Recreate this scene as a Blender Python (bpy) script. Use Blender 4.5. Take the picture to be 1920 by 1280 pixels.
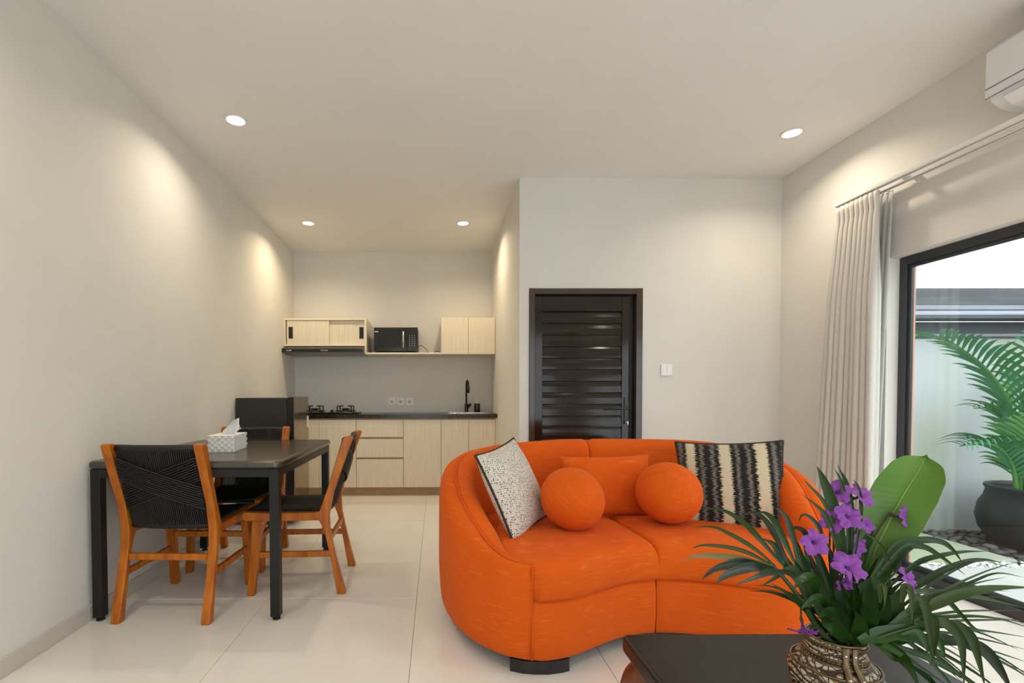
import bpy, bmesh, math, random
from mathutils import Vector, Matrix, Euler

for o in list(bpy.data.objects): bpy.data.objects.remove(o)
SC = bpy.context.scene
COL = SC.collection
PI = math.pi

# ------------------------------------------------------------------ camera
F_PX, PITCH, YAW, ROLL, PPX, PPY, CAM_H = 906.24, .0228, .0084, -.0021, 825.84, 761.2, 1.0948
cR = Vector((math.cos(YAW), -math.sin(YAW), 0)); cF0 = Vector((math.sin(YAW), math.cos(YAW), 0)); cZ = Vector((0, 0, 1))
cF = cF0*math.cos(PITCH) - cZ*math.sin(PITCH); cU = cZ*math.cos(PITCH) + cF0*math.sin(PITCH)
cR2 = cR*math.cos(ROLL) + cU*math.sin(ROLL); cU2 = cU*math.cos(ROLL) - cR*math.sin(ROLL)
CAM = Vector((0, 0, CAM_H))
cd = bpy.data.cameras.new('camera'); cam = bpy.data.objects.new('camera', cd); COL.objects.link(cam)
m = Matrix.Identity(4)
for i in range(3):
    m[i][0] = cR2[i]; m[i][1] = cU2[i]; m[i][2] = -cF[i]; m[i][3] = CAM[i]
cam.matrix_world = m
cd.sensor_fit = 'HORIZONTAL'; cd.sensor_width = 36; cd.lens = F_PX/1920*36
cd.shift_x = (960-PPX)/1920; cd.shift_y = (PPY-640)/1920
cd.clip_start = .02; cd.clip_end = 100
SC.camera = cam
def at(px, py, Y):
    """photo pixel -> point at depth y = Y (metres)"""
    d = cF + cR2*((px-PPX)/F_PX) - cU2*((py-PPY)/F_PX)
    return CAM + d*((Y-CAM.y)/d.y)

# ------------------------------------------------------------------ world, sun, exposure
w = bpy.data.worlds.new('overcast_sky'); SC.world = w; w.use_nodes = True
bg = w.node_tree.nodes['Background']
bg.inputs['Color'].default_value = (.90, .95, 1.0, 1); bg.inputs['Strength'].default_value = 2.3
sd = bpy.data.lights.new('sun', 'SUN'); sd.energy = .5; sd.angle = math.radians(50); sd.color = (.93, .96, 1)
sun = bpy.data.objects.new('sun', sd); COL.objects.link(sun)
sun.rotation_euler = Vector((-.28, .62, -.85)).to_track_quat('-Z', 'Y').to_euler()
SC.view_settings.view_transform = 'Standard'; SC.view_settings.look = 'None'
SC.view_settings.exposure = 0.48; SC.view_settings.gamma = 1; SC.view_settings.use_curve_mapping = False
LAMP_W = 4.5

# ------------------------------------------------------------------ helpers
class MB:
    def __init__(s): s.v = []; s.f = []
    def add(s, vs, fs):
        n = len(s.v); s.v += [tuple(p) for p in vs]; s.f += [tuple(i+n for i in q) for q in fs]; return s
    def box(s, x0, x1, y0, y1, z0, z1):
        return s.add([(x0,y0,z0),(x1,y0,z0),(x1,y1,z0),(x0,y1,z0),(x0,y0,z1),(x1,y0,z1),(x1,y1,z1),(x0,y1,z1)],
                     [(3,2,1,0),(4,5,6,7),(0,1,5,4),(1,2,6,5),(2,3,7,6),(3,0,4,7)])
    def prism(s, poly, h0, h1, axis='z'):
        def P(a, b, h): return {'z': (a,b,h), 'x': (h,a,b), 'y': (a,h,b)}[axis]
        n = len(poly)
        vs = [P(a,b,h0) for a,b in poly] + [P(a,b,h1) for a,b in poly]
        fs = [tuple(range(n))[::-1], tuple(range(n, 2*n))] + [(i,(i+1)%n,n+(i+1)%n,n+i) for i in range(n)]
        return s.add(vs, fs)
    def tube(s, pts, r, seg=8, caps=True):
        pts = [Vector(p) for p in pts]; n = len(pts)
        rs = r if isinstance(r, (list, tuple)) else [r]*n
        vs = []; up = None
        for i, p in enumerate(pts):
            t = (pts[min(i+1,n-1)] - pts[max(i-1,0)]).normalized()
            if up is None:
                up = Vector((0,0,1)) if abs(t.z) < .9 else Vector((1,0,0))
            a = t.cross(up)
            if a.length < 1e-6: a = t.orthogonal()
            a.normalize(); b = a.cross(t).normalized(); up = b
            for k in range(seg):
                g = 2*PI*k/seg
                vs.append(p + a*(math.cos(g)*rs[i]) + b*(math.sin(g)*rs[i]))
        fs = [(i*seg+k, i*seg+(k+1)%seg, (i+1)*seg+(k+1)%seg, (i+1)*seg+k) for i in range(n-1) for k in range(seg)]
        if caps: fs += [tuple(range(seg))[::-1], tuple(range((n-1)*seg, n*seg))]
        return s.add(vs, fs)
    def ring(s, pts, r, seg=6):
        pts = [Vector(p) for p in pts]; n = len(pts); vs = []
        for i, p in enumerate(pts):
            t = (pts[(i+1)%n]-pts[i-1]).normalized(); up = Vector((0,0,1)) if abs(t.z) < .9 else Vector((1,0,0))
            a = t.cross(up).normalized(); b = a.cross(t)
            for k in range(seg):
                g = 2*PI*k/seg; vs.append(p + a*(math.cos(g)*r) + b*(math.sin(g)*r))
        return s.add(vs, [(i*seg+k, i*seg+(k+1)%seg, ((i+1)%n)*seg+(k+1)%seg, ((i+1)%n)*seg+k) for i in range(n) for k in range(seg)])
    def lathe(s, prof, seg=24, c=(0,0,0)):
        vs = []; n = len(prof)
        for r, z in prof:
            for k in range(seg):
                g = 2*PI*k/seg; vs.append((c[0]+r*math.cos(g), c[1]+r*math.sin(g), c[2]+z))
        fs = [(i*seg+k, i*seg+(k+1)%seg, (i+1)*seg+(k+1)%seg, (i+1)*seg+k) for i in range(n-1) for k in range(seg)]
        if prof[0][0] > 1e-5: fs.append(tuple(range(seg))[::-1])
        if prof[-1][0] > 1e-5: fs.append(tuple(range((n-1)*seg, n*seg)))
        return s.add(vs, fs)
    def grid(s, rows):
        n = len(rows); k = len(rows[0])
        return s.add([p for r in rows for p in r], [(i*k+j, i*k+j+1, (i+1)*k+j+1, (i+1)*k+j) for i in range(n-1) for j in range(k-1)])
    def sphere(s, c, r, seg=16, rings=10, fn=None):
        vs = []; sx, sy, sz = r if isinstance(r, (tuple, list)) else (r, r, r)
        for i in range(rings+1):
            t = PI*i/rings
            for k in range(seg):
                g = 2*PI*k/seg; d = (math.sin(t)*math.cos(g), math.sin(t)*math.sin(g), math.cos(t))
                q = fn(d) if fn else 1
                vs.append((c[0]+sx*d[0]*q, c[1]+sy*d[1]*q, c[2]+sz*d[2]*q))
        return s.add(vs, [(i*seg+k, (i+1)*seg+k, (i+1)*seg+(k+1)%seg, i*seg+(k+1)%seg) for i in range(rings) for k in range(seg)])
    def build(s, name, mat, parent=None, smooth=False, bevel=0, bseg=2, sub=0, clean=False):
        me = bpy.data.meshes.new(name); me.from_pydata(s.v, [], s.f); me.update()
        if clean:
            b = bmesh.new(); b.from_mesh(me); bmesh.ops.remove_doubles(b, verts=b.verts, dist=1e-5)
            bmesh.ops.recalc_face_normals(b, faces=b.faces); b.to_mesh(me); b.free()
        if smooth: me.polygons.foreach_set('use_smooth', [True]*len(me.polygons))
        me.materials.append(M[mat] if isinstance(mat, str) else mat)
        o = bpy.data.objects.new(name, me); COL.objects.link(o)
        if parent: o.parent = parent
        if bevel:
            md = o.modifiers.new('bevel', 'BEVEL'); md.width = bevel; md.segments = bseg; md.limit_method = 'ANGLE'; md.angle_limit = .6
            if bseg > 1:
                me.polygons.foreach_set('use_smooth', [True]*len(me.polygons))
                md.harden_normals = True
        if sub:
            md = o.modifiers.new('subdivision', 'SUBSURF'); md.levels = sub; md.render_levels = sub
        return o

def tag(o, label, cat=None, group=None, kind=None):
    o['label'] = label
    if cat: o['category'] = cat
    if group: o['group'] = group
    if kind: o['kind'] = kind
    return o
def thing(name, label, cat, loc=(0,0,0), rz=0, group=None, kind=None):
    o = bpy.data.objects.new(name, None); COL.objects.link(o); o.empty_display_size = .05
    o.location = loc; o.rotation_euler = (0,0,rz)
    return tag(o, label, cat, group, kind)
def dup(root, loc=None, rz=None, label=None):
    r = root.copy(); COL.objects.link(r)
    if loc is not None: r.location = loc
    if rz is not None: r.rotation_euler = (0,0,rz)
    if label: r['label'] = label
    for ch in list(root.children):
        c = ch.copy(); COL.objects.link(c); c.parent = r
        for g in list(ch.children):
            d = g.copy(); COL.objects.link(d); d.parent = c
    return r
def catmull(pts, n, closed=False):
    P = [Vector(p) for p in pts]; out = []; k = len(P)
    segs = k if closed else k-1
    for i in range(segs):
        a = P[(i-1)%k] if (closed or i > 0) else P[0]*2-P[1]
        b = P[i]; c = P[(i+1)%k]
        d = P[(i+2)%k] if (closed or i+2 < k) else P[-1]*2-P[-2]
        for j in range(n):
            t = j/n
            out.append(.5*((2*b)+(c-a)*t+(2*a-5*b+4*c-d)*t*t+(3*b-a-3*c+d)*t**3))
    if not closed: out.append(P[-1])
    return out
def resample(pts, n):
    L = [0]
    for i in range(1, len(pts)): L.append(L[-1]+(pts[i]-pts[i-1]).length)
    out = []; j = 0
    for i in range(n):
        s = L[-1]*i/(n-1)
        while j < len(L)-2 and L[j+1] < s: j += 1
        t = (s-L[j])/max(1e-9, L[j+1]-L[j]); out.append(pts[j].lerp(pts[j+1], min(1, t)))
    return out
def lerp_tab(tab, x):
    if x <= tab[0][0]: return tab[0][1]
    for (a, b), (c, d) in zip(tab, tab[1:]):
        if x <= c: return b+(d-b)*(x-a)/(c-a)
    return tab[-1][1]
def sstep(x): x = max(0, min(1, x)); return x*x*(3-2*x)

# ------------------------------------------------------------------ materials
M = {}
def mat(name, color, rough=.5, metal=0, var=0, scale=8, stretch=(1,1,1), color2=None, bump=0, bscale=None, spec=.5, sheen=0, coat=0, trans=0, emit=None, subs=0, detail=4):
    m = bpy.data.materials.new(name); m.use_nodes = True; M[name] = m
    nt = m.node_tree; b = nt.nodes['Principled BSDF']; L = nt.links.new
    b.inputs['Base Color'].default_value = (*color, 1); b.inputs['Roughness'].default_value = rough; b.inputs['Metallic'].default_value = metal
    b.inputs['Specular IOR Level'].default_value = spec; b.inputs['Sheen Weight'].default_value = sheen; b.inputs['Coat Weight'].default_value = coat
    b.inputs['Transmission Weight'].default_value = trans
    tc = nt.nodes.new('ShaderNodeTexCoord'); mp = nt.nodes.new('ShaderNodeMapping'); mp.inputs['Scale'].default_value = stretch
    L(tc.outputs['Object'], mp.inputs['Vector'])
    if var or color2:
        nz = nt.nodes.new('ShaderNodeTexNoise'); nz.inputs['Scale'].default_value = scale; nz.inputs['Detail'].default_value = detail
        L(mp.outputs['Vector'], nz.inputs['Vector'])
        mx = nt.nodes.new('ShaderNodeMix'); mx.data_type = 'RGBA'
        c2 = color2 or tuple(max(0, c*(1-var)) for c in color)
        mx.inputs[6].default_value = (*color, 1); mx.inputs[7].default_value = (*c2, 1)
        rp = nt.nodes.new('ShaderNodeMapRange'); rp.inputs[1].default_value = .35; rp.inputs[2].default_value = .65
        L(nz.outputs['Fac'], rp.inputs[0]); L(rp.outputs[0], mx.inputs[0]); L(mx.outputs[2], b.inputs['Base Color'])
    if bump:
        n2 = nt.nodes.new('ShaderNodeTexNoise'); n2.inputs['Scale'].default_value = bscale or scale; n2.inputs['Detail'].default_value = 3
        L(mp.outputs['Vector'], n2.inputs['Vector'])
        bp = nt.nodes.new('ShaderNodeBump'); bp.inputs['Strength'].default_value = bump; bp.inputs['Distance'].default_value = .01
        L(n2.outputs['Fac'], bp.inputs['Height']); L(bp.outputs['Normal'], b.inputs['Normal'])
    if emit:
        b.inputs['Emission Color'].default_value = (*emit[:3], 1); b.inputs['Emission Strength'].default_value = emit[3]
    return m
mat('wall_paint', (.775,.75,.70), .85, var=.03, scale=3, bump=.04, bscale=60)
mat('ceiling_paint', (.88,.865,.835), .9, var=.02, scale=2)
mat('tile', (.84,.81,.755), .09, var=.04, scale=1.6, spec=.45)
mat('grout', (.30,.26,.21), .8)
mat('skirting', (.62,.58,.52), .35, var=.05, scale=4)
mat('laminate', (.82,.74,.60), .45, color2=(.73,.63,.48), scale=5, stretch=(22,22,.7))
mat('laminate_edge', (.82,.73,.58), .45)
mat('laminate_dark', (.46,.31,.14), .5, var=.15, scale=6, stretch=(1,1,8))  # amber tone paints the shade in the door and drawer gaps
mat('counter', (.030,.020,.014), .22, var=.4, scale=30)
mat('black_gloss', (.012,.011,.010), .12)
mat('black_satin', (.012,.011,.010), .38, spec=.35)
mat('black_matte', (.02,.018,.016), .6)
mat('hood_metal', (.22,.19,.15), .3, metal=.8)
mat('steel', (.62,.60,.56), .25, metal=1)
mat('fridge_side', (.018,.016,.014), .45, bump=.05, bscale=200)
mat('fridge_door', (.30,.23,.16), .10, metal=.9)
mat('white_plastic', (.90,.895,.88), .35)
mat('ac_plastic', (.82,.82,.81), .4)
mat('teak', (.52,.150,.006), .34, spec=.4, color2=(.34,.078,.003), scale=3.5, stretch=(9,9,1.2), bump=.06, bscale=12)
mat('rope', (.010,.009,.008), .52, spec=.4)
mat('leather', (.045,.031,.018), .23, var=.3, scale=7, bump=.03, bscale=60, spec=.9)
mat('steel_black', (.009,.009,.009), .4, spec=.35)
mat('tissue', (.85,.84,.82), .8)
mat('box_woven', (.74,.72,.66), .5, color2=(.55,.52,.45), scale=50)
mat('curtain', (.68,.65,.60), .85, var=.04, scale=60)
mat('rail', (.84,.82,.79), .4)
mat('alu', (.035,.040,.045), .35)
mat('door_paint', (.018,.010,.006), .12, spec=.4, var=.2, scale=3)
mat('door_frame', (.055,.038,.028), .16)
mat('handle_black', (.03,.03,.03), .35)
mat('terracotta', (.62,.30,.18), .8)
mat('garden_wall', (.54,.57,.585), .85, color2=(.45,.48,.37), scale=1.9, stretch=(1.2,1,.35), bump=.15, bscale=14)
mat('moss_slab', (.42,.43,.38), .85, color2=(.36,.44,.20), scale=2.2, bump=.2, bscale=30)
mat('paving', (.58,.58,.55), .8, var=.12, scale=4, bump=.1, bscale=40)
mat('white_gravel', (.85,.85,.83), .7)
mat('roof_grey', (.10,.105,.115), .6, var=.35, scale=3, stretch=(.5,3,3))
mat('roof_light', (.30,.32,.36), .55, var=.2, scale=3, stretch=(.5,3,3))
mat('pot', (.035,.036,.04), .55, var=.35, scale=6, bump=.08, bscale=30)
mat('soil', (.04,.03,.02), .95)
mat('palm_green', (.055,.20,.055), .42, color2=(.10,.27,.06), scale=3)
mat('palm_teal', (.07,.25,.13), .45, color2=(.05,.19,.07), scale=3)
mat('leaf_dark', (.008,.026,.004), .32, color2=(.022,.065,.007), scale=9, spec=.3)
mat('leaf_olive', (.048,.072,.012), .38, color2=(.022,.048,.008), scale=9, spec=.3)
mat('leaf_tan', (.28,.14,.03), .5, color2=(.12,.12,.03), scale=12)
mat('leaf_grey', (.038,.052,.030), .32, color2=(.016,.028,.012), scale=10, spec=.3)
mat('midrib', (.20,.30,.05), .5)
mat('stem_green', (.03,.06,.015), .5)
mat('stem_brown', (.05,.025,.012), .6)
mat('throat', (.055,.008,.10), .6)
mat('ball_fabric', (.70,.115,.012), .8)
mat('sofa_foot', (.012,.010,.009), .5)
mat('redwood', (.20,.045,.012), .28, color2=(.12,.022,.006), scale=5, stretch=(5,5,1))
mat('coffee_leather', (.014,.011,.008), .34, spec=.28, var=.35, scale=5, bump=.06, bscale=70)
mat('vase_brass', (.20,.135,.07), .35, metal=.7, var=.4, scale=40)
mat('fabric_piping', (.030,.020,.014), .8)
mat('cord_brown', (.16,.035,.012), .5)
mat('lamp_glass', (1,1,1), .5, emit=(1,.95,.86,7.0))
mat('glass_dark', (.02,.02,.02), .05)
mat('mark_white', (.8,.8,.78), .5)
mat('pebble_dark', (.07,.068,.07), .5, var=.5, scale=9)
mat('pebble_grey', (.16,.155,.155), .55, var=.4, scale=9)
mat('pebble_brown', (.11,.085,.07), .55, var=.4, scale=9)

def fabric_mat(name, c1, c2, c3):
    m = bpy.data.materials.new(name); m.use_nodes = True; M[name] = m
    nt = m.node_tree; b = nt.nodes['Principled BSDF']; L = nt.links.new
    b.inputs['Roughness'].default_value = .85; b.inputs['Sheen Weight'].default_value = .10; b.inputs['Sheen Roughness'].default_value = .4
    b.inputs['Sheen Tint'].default_value = (1,.55,.3,1); b.inputs['Specular IOR Level'].default_value = .2
    tc = nt.nodes.new('ShaderNodeTexCoord')
    mp = nt.nodes.new('ShaderNodeMapping'); mp.inputs['Scale'].default_value = (12,12,190); L(tc.outputs['Object'], mp.inputs['Vector'])
    n1 = nt.nodes.new('ShaderNodeTexNoise'); n1.inputs['Scale'].default_value = 1; n1.inputs['Detail'].default_value = 3; L(mp.outputs['Vector'], n1.inputs['Vector'])
    n2 = nt.nodes.new('ShaderNodeTexNoise'); n2.inputs['Scale'].default_value = 4; L(tc.outputs['Object'], n2.inputs['Vector'])
    n3 = nt.nodes.new('ShaderNodeTexNoise'); n3.inputs['Scale'].default_value = 450; L(tc.outputs['Object'], n3.inputs['Vector'])
    mx = nt.nodes.new('ShaderNodeMix'); mx.data_type = 'RGBA'; mx.inputs[6].default_value = (*c1,1); mx.inputs[7].default_value = (*c2,1); L(n2.outputs['Fac'], mx.inputs[0])
    rp = nt.nodes.new('ShaderNodeMapRange'); rp.inputs[1].default_value = .57; rp.inputs[2].default_value = .76; rp.inputs[4].default_value = .55; L(n1.outputs['Fac'], rp.inputs[0])
    m2 = nt.nodes.new('ShaderNodeMix'); m2.data_type = 'RGBA'; m2.inputs[7].default_value = (*c3,1); L(rp.outputs[0], m2.inputs[0]); L(mx.outputs[2], m2.inputs[6]); L(m2.outputs[2], b.inputs['Base Color'])
    bp = nt.nodes.new('ShaderNodeBump'); bp.inputs['Strength'].default_value = .15; bp.inputs['Distance'].default_value = .003; L(n3.outputs['Fac'], bp.inputs['Height']); L(bp.outputs['Normal'], b.inputs['Normal'])
fabric_mat('sofa_fabric', (.75,.118,.005), (.63,.084,.003), (.80,.20,.045))

def dots_mat():
    m = bpy.data.materials.new('dotted_fabric'); m.use_nodes = True; M['dotted_fabric'] = m
    nt = m.node_tree; b = nt.nodes['Principled BSDF']; L = nt.links.new; b.inputs['Roughness'].default_value = .9
    tc = nt.nodes.new('ShaderNodeTexCoord'); mp = nt.nodes.new('ShaderNodeMapping'); mp.inputs['Scale'].default_value = (150,98,0); mp.inputs['Rotation'].default_value = (0,0,.25)
    L(tc.outputs['Object'], mp.inputs['Vector'])
    v = nt.nodes.new('ShaderNodeTexVoronoi'); v.inputs['Scale'].default_value = 1; v.inputs['Randomness'].default_value = .45; L(mp.outputs['Vector'], v.inputs['Vector'])
    rp = nt.nodes.new('ShaderNodeMapRange'); rp.inputs[1].default_value = .27; rp.inputs[2].default_value = .34; L(v.outputs['Distance'], rp.inputs[0])
    mx = nt.nodes.new('ShaderNodeMix'); mx.data_type = 'RGBA'; mx.inputs[6].default_value = (.045,.025,.015,1); mx.inputs[7].default_value = (.66,.61,.53,1)
    L(rp.outputs[0], mx.inputs[0]); L(mx.outputs[2], b.inputs['Base Color'])
dots_mat()
def stripe_mat():
    m = bpy.data.materials.new('striped_fabric'); m.use_nodes = True; M['striped_fabric'] = m
    nt = m.node_tree; b = nt.nodes['Principled BSDF']; L = nt.links.new; b.inputs['Roughness'].default_value = .9
    tc = nt.nodes.new('ShaderNodeTexCoord'); sp = nt.nodes.new('ShaderNodeSeparateXYZ'); L(tc.outputs['Object'], sp.inputs[0])
    mp = nt.nodes.new('ShaderNodeMapping'); mp.inputs['Scale'].default_value = (6,240,1); L(tc.outputs['Object'], mp.inputs['Vector'])
    nz = nt.nodes.new('ShaderNodeTexNoise'); nz.inputs['Scale'].default_value = 1; nz.inputs['Detail'].default_value = 2; L(mp.outputs['Vector'], nz.inputs['Vector'])
    a = nt.nodes.new('ShaderNodeMath'); a.operation = 'MULTIPLY_ADD'; a.inputs[1].default_value = .060; L(nz.outputs['Fac'], a.inputs[0]); L(sp.outputs['X'], a.inputs[2])
    mr = nt.nodes.new('ShaderNodeMapRange'); mr.inputs[1].default_value = -.205; mr.inputs[2].default_value = .265; L(a.outputs[0], mr.inputs[0])
    cr = nt.nodes.new('ShaderNodeValToRGB'); cr.color_ramp.interpolation = 'CONSTANT'
    K = (.010,.008,.006,1); C = (.72,.61,.42,1); G = (.20,.175,.15,1)
    st = [(0,K),(.025,G),(.06,K),(.095,C),(.18,K),(.23,G),(.26,K),(.33,G),(.36,K),(.41,C),(.51,K),(.555,G),(.585,K),(.655,G),(.685,K),(.735,C),(.84,K),(.885,G),(.92,K),(.975,G)]
    e = cr.color_ramp.elements; e[0].position = 0; e[0].color = K; e[1].position = st[1][0]; e[1].color = G
    for p, c in st[2:]:
        q = e.new(p); q.color = c
    L(mr.outputs[0], cr.inputs[0]); 
    n2 = nt.nodes.new('ShaderNodeTexNoise'); n2.inputs['Scale'].default_value = 220; n2.inputs['Detail'].default_value = 1; L(tc.outputs['Object'], n2.inputs['Vector'])
    mx = nt.nodes.new('ShaderNodeMix'); mx.data_type = 'RGBA'; mx.blend_type = 'MULTIPLY'; mx.inputs[0].default_value = .35
    L(cr.outputs[0], mx.inputs[6]); L(n2.outputs['Color'], mx.inputs[7]); L(mx.outputs[2], b.inputs['Base Color'])
stripe_mat()
def petal_mat():
    mat('petal', (.19,.032,.27), .6, color2=(.26,.052,.34), scale=60, detail=1)
    b = M['petal'].node_tree.nodes['Principled BSDF']; b.inputs['Subsurface Weight'].default_value = .15; b.inputs['Subsurface Radius'].default_value = (.01,.004,.012)
petal_mat()
def bigleaf_mat():
    m = mat('big_leaf', (.085,.205,.012), .42, color2=(.065,.165,.010), scale=4)
    nt = m.node_tree; b = nt.nodes['Principled BSDF']; L = nt.links.new
    tc = nt.nodes.new('ShaderNodeTexCoord'); wv = nt.nodes.new('ShaderNodeTexWave'); wv.inputs['Scale'].default_value = 28; wv.inputs['Distortion'].default_value = 1.5; wv.bands_direction = 'Z'
    L(tc.outputs['Object'], wv.inputs['Vector'])
    bp = nt.nodes.new('ShaderNodeBump'); bp.inputs['Strength'].default_value = .05; bp.inputs['Distance'].default_value = .003; L(wv.outputs['Fac'], bp.inputs['Height']); L(bp.outputs['Normal'], b.inputs['Normal'])
bigleaf_mat()
def vase_mat():
    m = mat('vase_relief', (.42,.34,.22), .38); nt = m.node_tree; b = nt.nodes['Principled BSDF']; L = nt.links.new
    tc = nt.nodes.new('ShaderNodeTexCoord')
    v = nt.nodes.new('ShaderNodeTexVoronoi'); v.feature = 'DISTANCE_TO_EDGE'; v.inputs['Scale'].default_value = 80; L(tc.outputs['Object'], v.inputs['Vector'])
    wv = nt.nodes.new('ShaderNodeTexWave'); wv.wave_type = 'RINGS'; wv.inputs['Scale'].default_value = 26; wv.inputs['Distortion'].default_value = 9; wv.inputs['Detail'].default_value = 1; L(tc.outputs['Object'], wv.inputs['Vector'])
    mu = nt.nodes.new('ShaderNodeMath'); mu.operation = 'MULTIPLY'; L(wv.outputs['Fac'], mu.inputs[0])
    rp = nt.nodes.new('ShaderNodeMapRange'); rp.inputs[1].default_value = .03; rp.inputs[2].default_value = .10; L(v.outputs['Distance'], rp.inputs[0]); L(rp.outputs[0], mu.inputs[1])
    cr = nt.nodes.new('ShaderNodeValToRGB'); e = cr.color_ramp.elements
    e[0].position = .12; e[0].color = (.030,.013,.006,1); e[1].position = .5; e[1].color = (.50,.42,.30,1)
    q = e.new(.3); q.color = (.26,.13,.035,1)
    L(mu.outputs[0], cr.inputs[0]); L(cr.outputs[0], b.inputs['Base Color'])
    bp = nt.nodes.new('ShaderNodeBump'); bp.inputs['Strength'].default_value = .6; bp.inputs['Distance'].default_value = .004; L(mu.outputs[0], bp.inputs['Height']); L(bp.outputs['Normal'], b.inputs['Normal'])
vase_mat()
def glass_mat():
    m = bpy.data.materials.new('window_glass'); m.use_nodes = True; M['window_glass'] = m
    nt = m.node_tree; L = nt.links.new
    for n in list(nt.nodes):
        if n.type == 'BSDF_PRINCIPLED': nt.nodes.remove(n)
    out = [n for n in nt.nodes if n.type == 'OUTPUT_MATERIAL'][0]
    tr = nt.nodes.new('ShaderNodeBsdfTransparent'); tr.inputs[0].default_value = (.95,.975,.97,1)
    gl = nt.nodes.new('ShaderNodeBsdfGlossy'); gl.inputs['Roughness'].default_value = .01; gl.inputs['Color'].default_value = (1,1,1,1)
    lw = nt.nodes.new('ShaderNodeLayerWeight'); lw.inputs[0].default_value = .5
    pw = nt.nodes.new('ShaderNodeMath'); pw.operation = 'POWER'; pw.inputs[1].default_value = 5; L(lw.outputs['Facing'], pw.inputs[0])
    fr = nt.nodes.new('ShaderNodeMath'); fr.operation = 'MULTIPLY_ADD'; fr.inputs[1].default_value = .8; fr.inputs[2].default_value = .035; L(pw.outputs[0], fr.inputs[0])
    mx = nt.nodes.new('ShaderNodeMixShader'); L(fr.outputs[0], mx.inputs[0]); L(tr.outputs[0], mx.inputs[1]); L(gl.outputs[0], mx.inputs[2]); L(mx.outputs[0], out.inputs[0])
glass_mat()
def sheer_mat():
    m = bpy.data.materials.new('sheer'); m.use_nodes = True; M['sheer'] = m
    nt = m.node_tree; L = nt.links.new; b = nt.nodes['Principled BSDF']; b.inputs['Base Color'].default_value = (.78,.77,.74,1); b.inputs['Roughness'].default_value = .9
    b.inputs['Alpha'].default_value = .6
sheer_mat()

# ------------------------------------------------------------------ room shell
XL, XR, XA, YB, YD, ZC, YR = -1.694, 2.748, .662, 5.805, 3.852, 2.807, -1.9
WX = 2.92                                  # outer face of the window wall
def struct(o, label, cat): return tag(o, label, cat, kind='structure')
fl = struct(MB().box(XL-.1, WX, YR-.1, YB+.1, -.12, -.006).build('floor', 'grout'), 'cream polished tile floor with thin brown joints', 'floor')
tx0, ty0, g = -.9086, 2.5915, .0018
i0 = math.floor((XL-tx0)/.8); j0 = math.floor((YR-ty0)/.8); cache = {}
for i in range(i0, 6):
    for j in range(j0, 5):
        x0, x1 = tx0+.8*i+g/2, tx0+.8*(i+1)-g/2; y0, y1 = ty0+.8*j+g/2, ty0+.8*(j+1)-g/2
        x0 = max(x0, XL); x1 = min(x1, XR+.06); y0 = max(y0, YR); y1 = min(y1, YB)
        if x1-x0 < .02 or y1-y0 < .02 or (x0 > XA+.1 and y0 > YD+.1): continue
        k = (round(x1-x0, 3), round(y1-y0, 3))
        if k not in cache:
            o = MB().box(0, x1-x0, 0, y1-y0, -.012, 0).build('tile', 'tile', fl, bevel=.0012, bseg=1); cache[k] = o
        else:
            o = cache[k].copy(); COL.objects.link(o); o.parent = fl
        o.location = (x0, y0, 0)
struct(MB().box(XL-.1, WX, YR-.1, YB+.1, ZC, ZC+.12).build('ceiling', 'ceiling_paint'), 'flat off-white ceiling with recessed lights', 'ceiling')
struct(MB().box(XL-.1, XL, YR-.1, YB+.1, 0, ZC).build('wall_left', 'wall_paint'), 'plain greige side wall behind the dining table', 'wall')
struct(MB().box(XL, XA, YB, YB+.1, 0, ZC).build('wall_kitchen', 'wall_paint'), 'greige end wall of the kitchen alcove', 'wall')
struct(MB().box(XA, XA+.1, YD+.1, YB+.1, 0, ZC).build('wall_alcove', 'wall_paint'), 'greige side wall of the kitchen alcove beside the sink', 'wall')
DX0, DX1, DZ = .738, 1.643, 1.940
struct(MB().box(XA, DX0, YD, YD+.1, 0, ZC).box(DX1, XR, YD, YD+.1, 0, ZC).box(DX0, DX1, YD, YD+.1, DZ, ZC).build('wall_door', 'wall_paint'), 'greige wall with the black louvred door behind the sofa', 'wall')
WY0, WY1, WZ = -1.45, 2.936, 1.92  # opening lengthened out of view to let in more daylight
struct(MB().box(XR, WX, WY1, YB+.1, 0, ZC).box(XR, WX, YR-.1, WY0, 0, ZC).box(XR, WX, WY0, WY1, WZ, ZC).build('wall_right', 'wall_paint'), 'greige wall with the sliding window and curtain', 'wall')
RX0, RX1, RZ = -1.35, 2.40, 2.30
struct(MB().box(XL-.1, RX0, YR-.1, YR, 0, ZC).box(RX1, WX, YR-.1, YR, 0, ZC).box(RX0, RX1, YR-.1, YR, RZ, ZC).build('wall_rear', 'wall_paint'), 'greige wall at the back of the sitting area', 'wall')
struct(MB().box(XL, XL+.011, YR, YB, 0, .075).build('baseboard_left', 'skirting', bevel=.002, bseg=1), 'low cream tile skirting along the dining wall', 'skirting')
struct(MB().box(XR-.011, XR, WY1, YD, 0, .075).build('baseboard_right', 'skirting', bevel=.002, bseg=1), 'short cream tile skirting below the curtain', 'skirting')
struct(MB().box(DX1+.01, XR-.011, YD-.011, YD, 0, .075).build('baseboard_door', 'skirting', bevel=.002, bseg=1), 'cream tile skirting behind the sofa beside the door', 'skirting')

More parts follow.
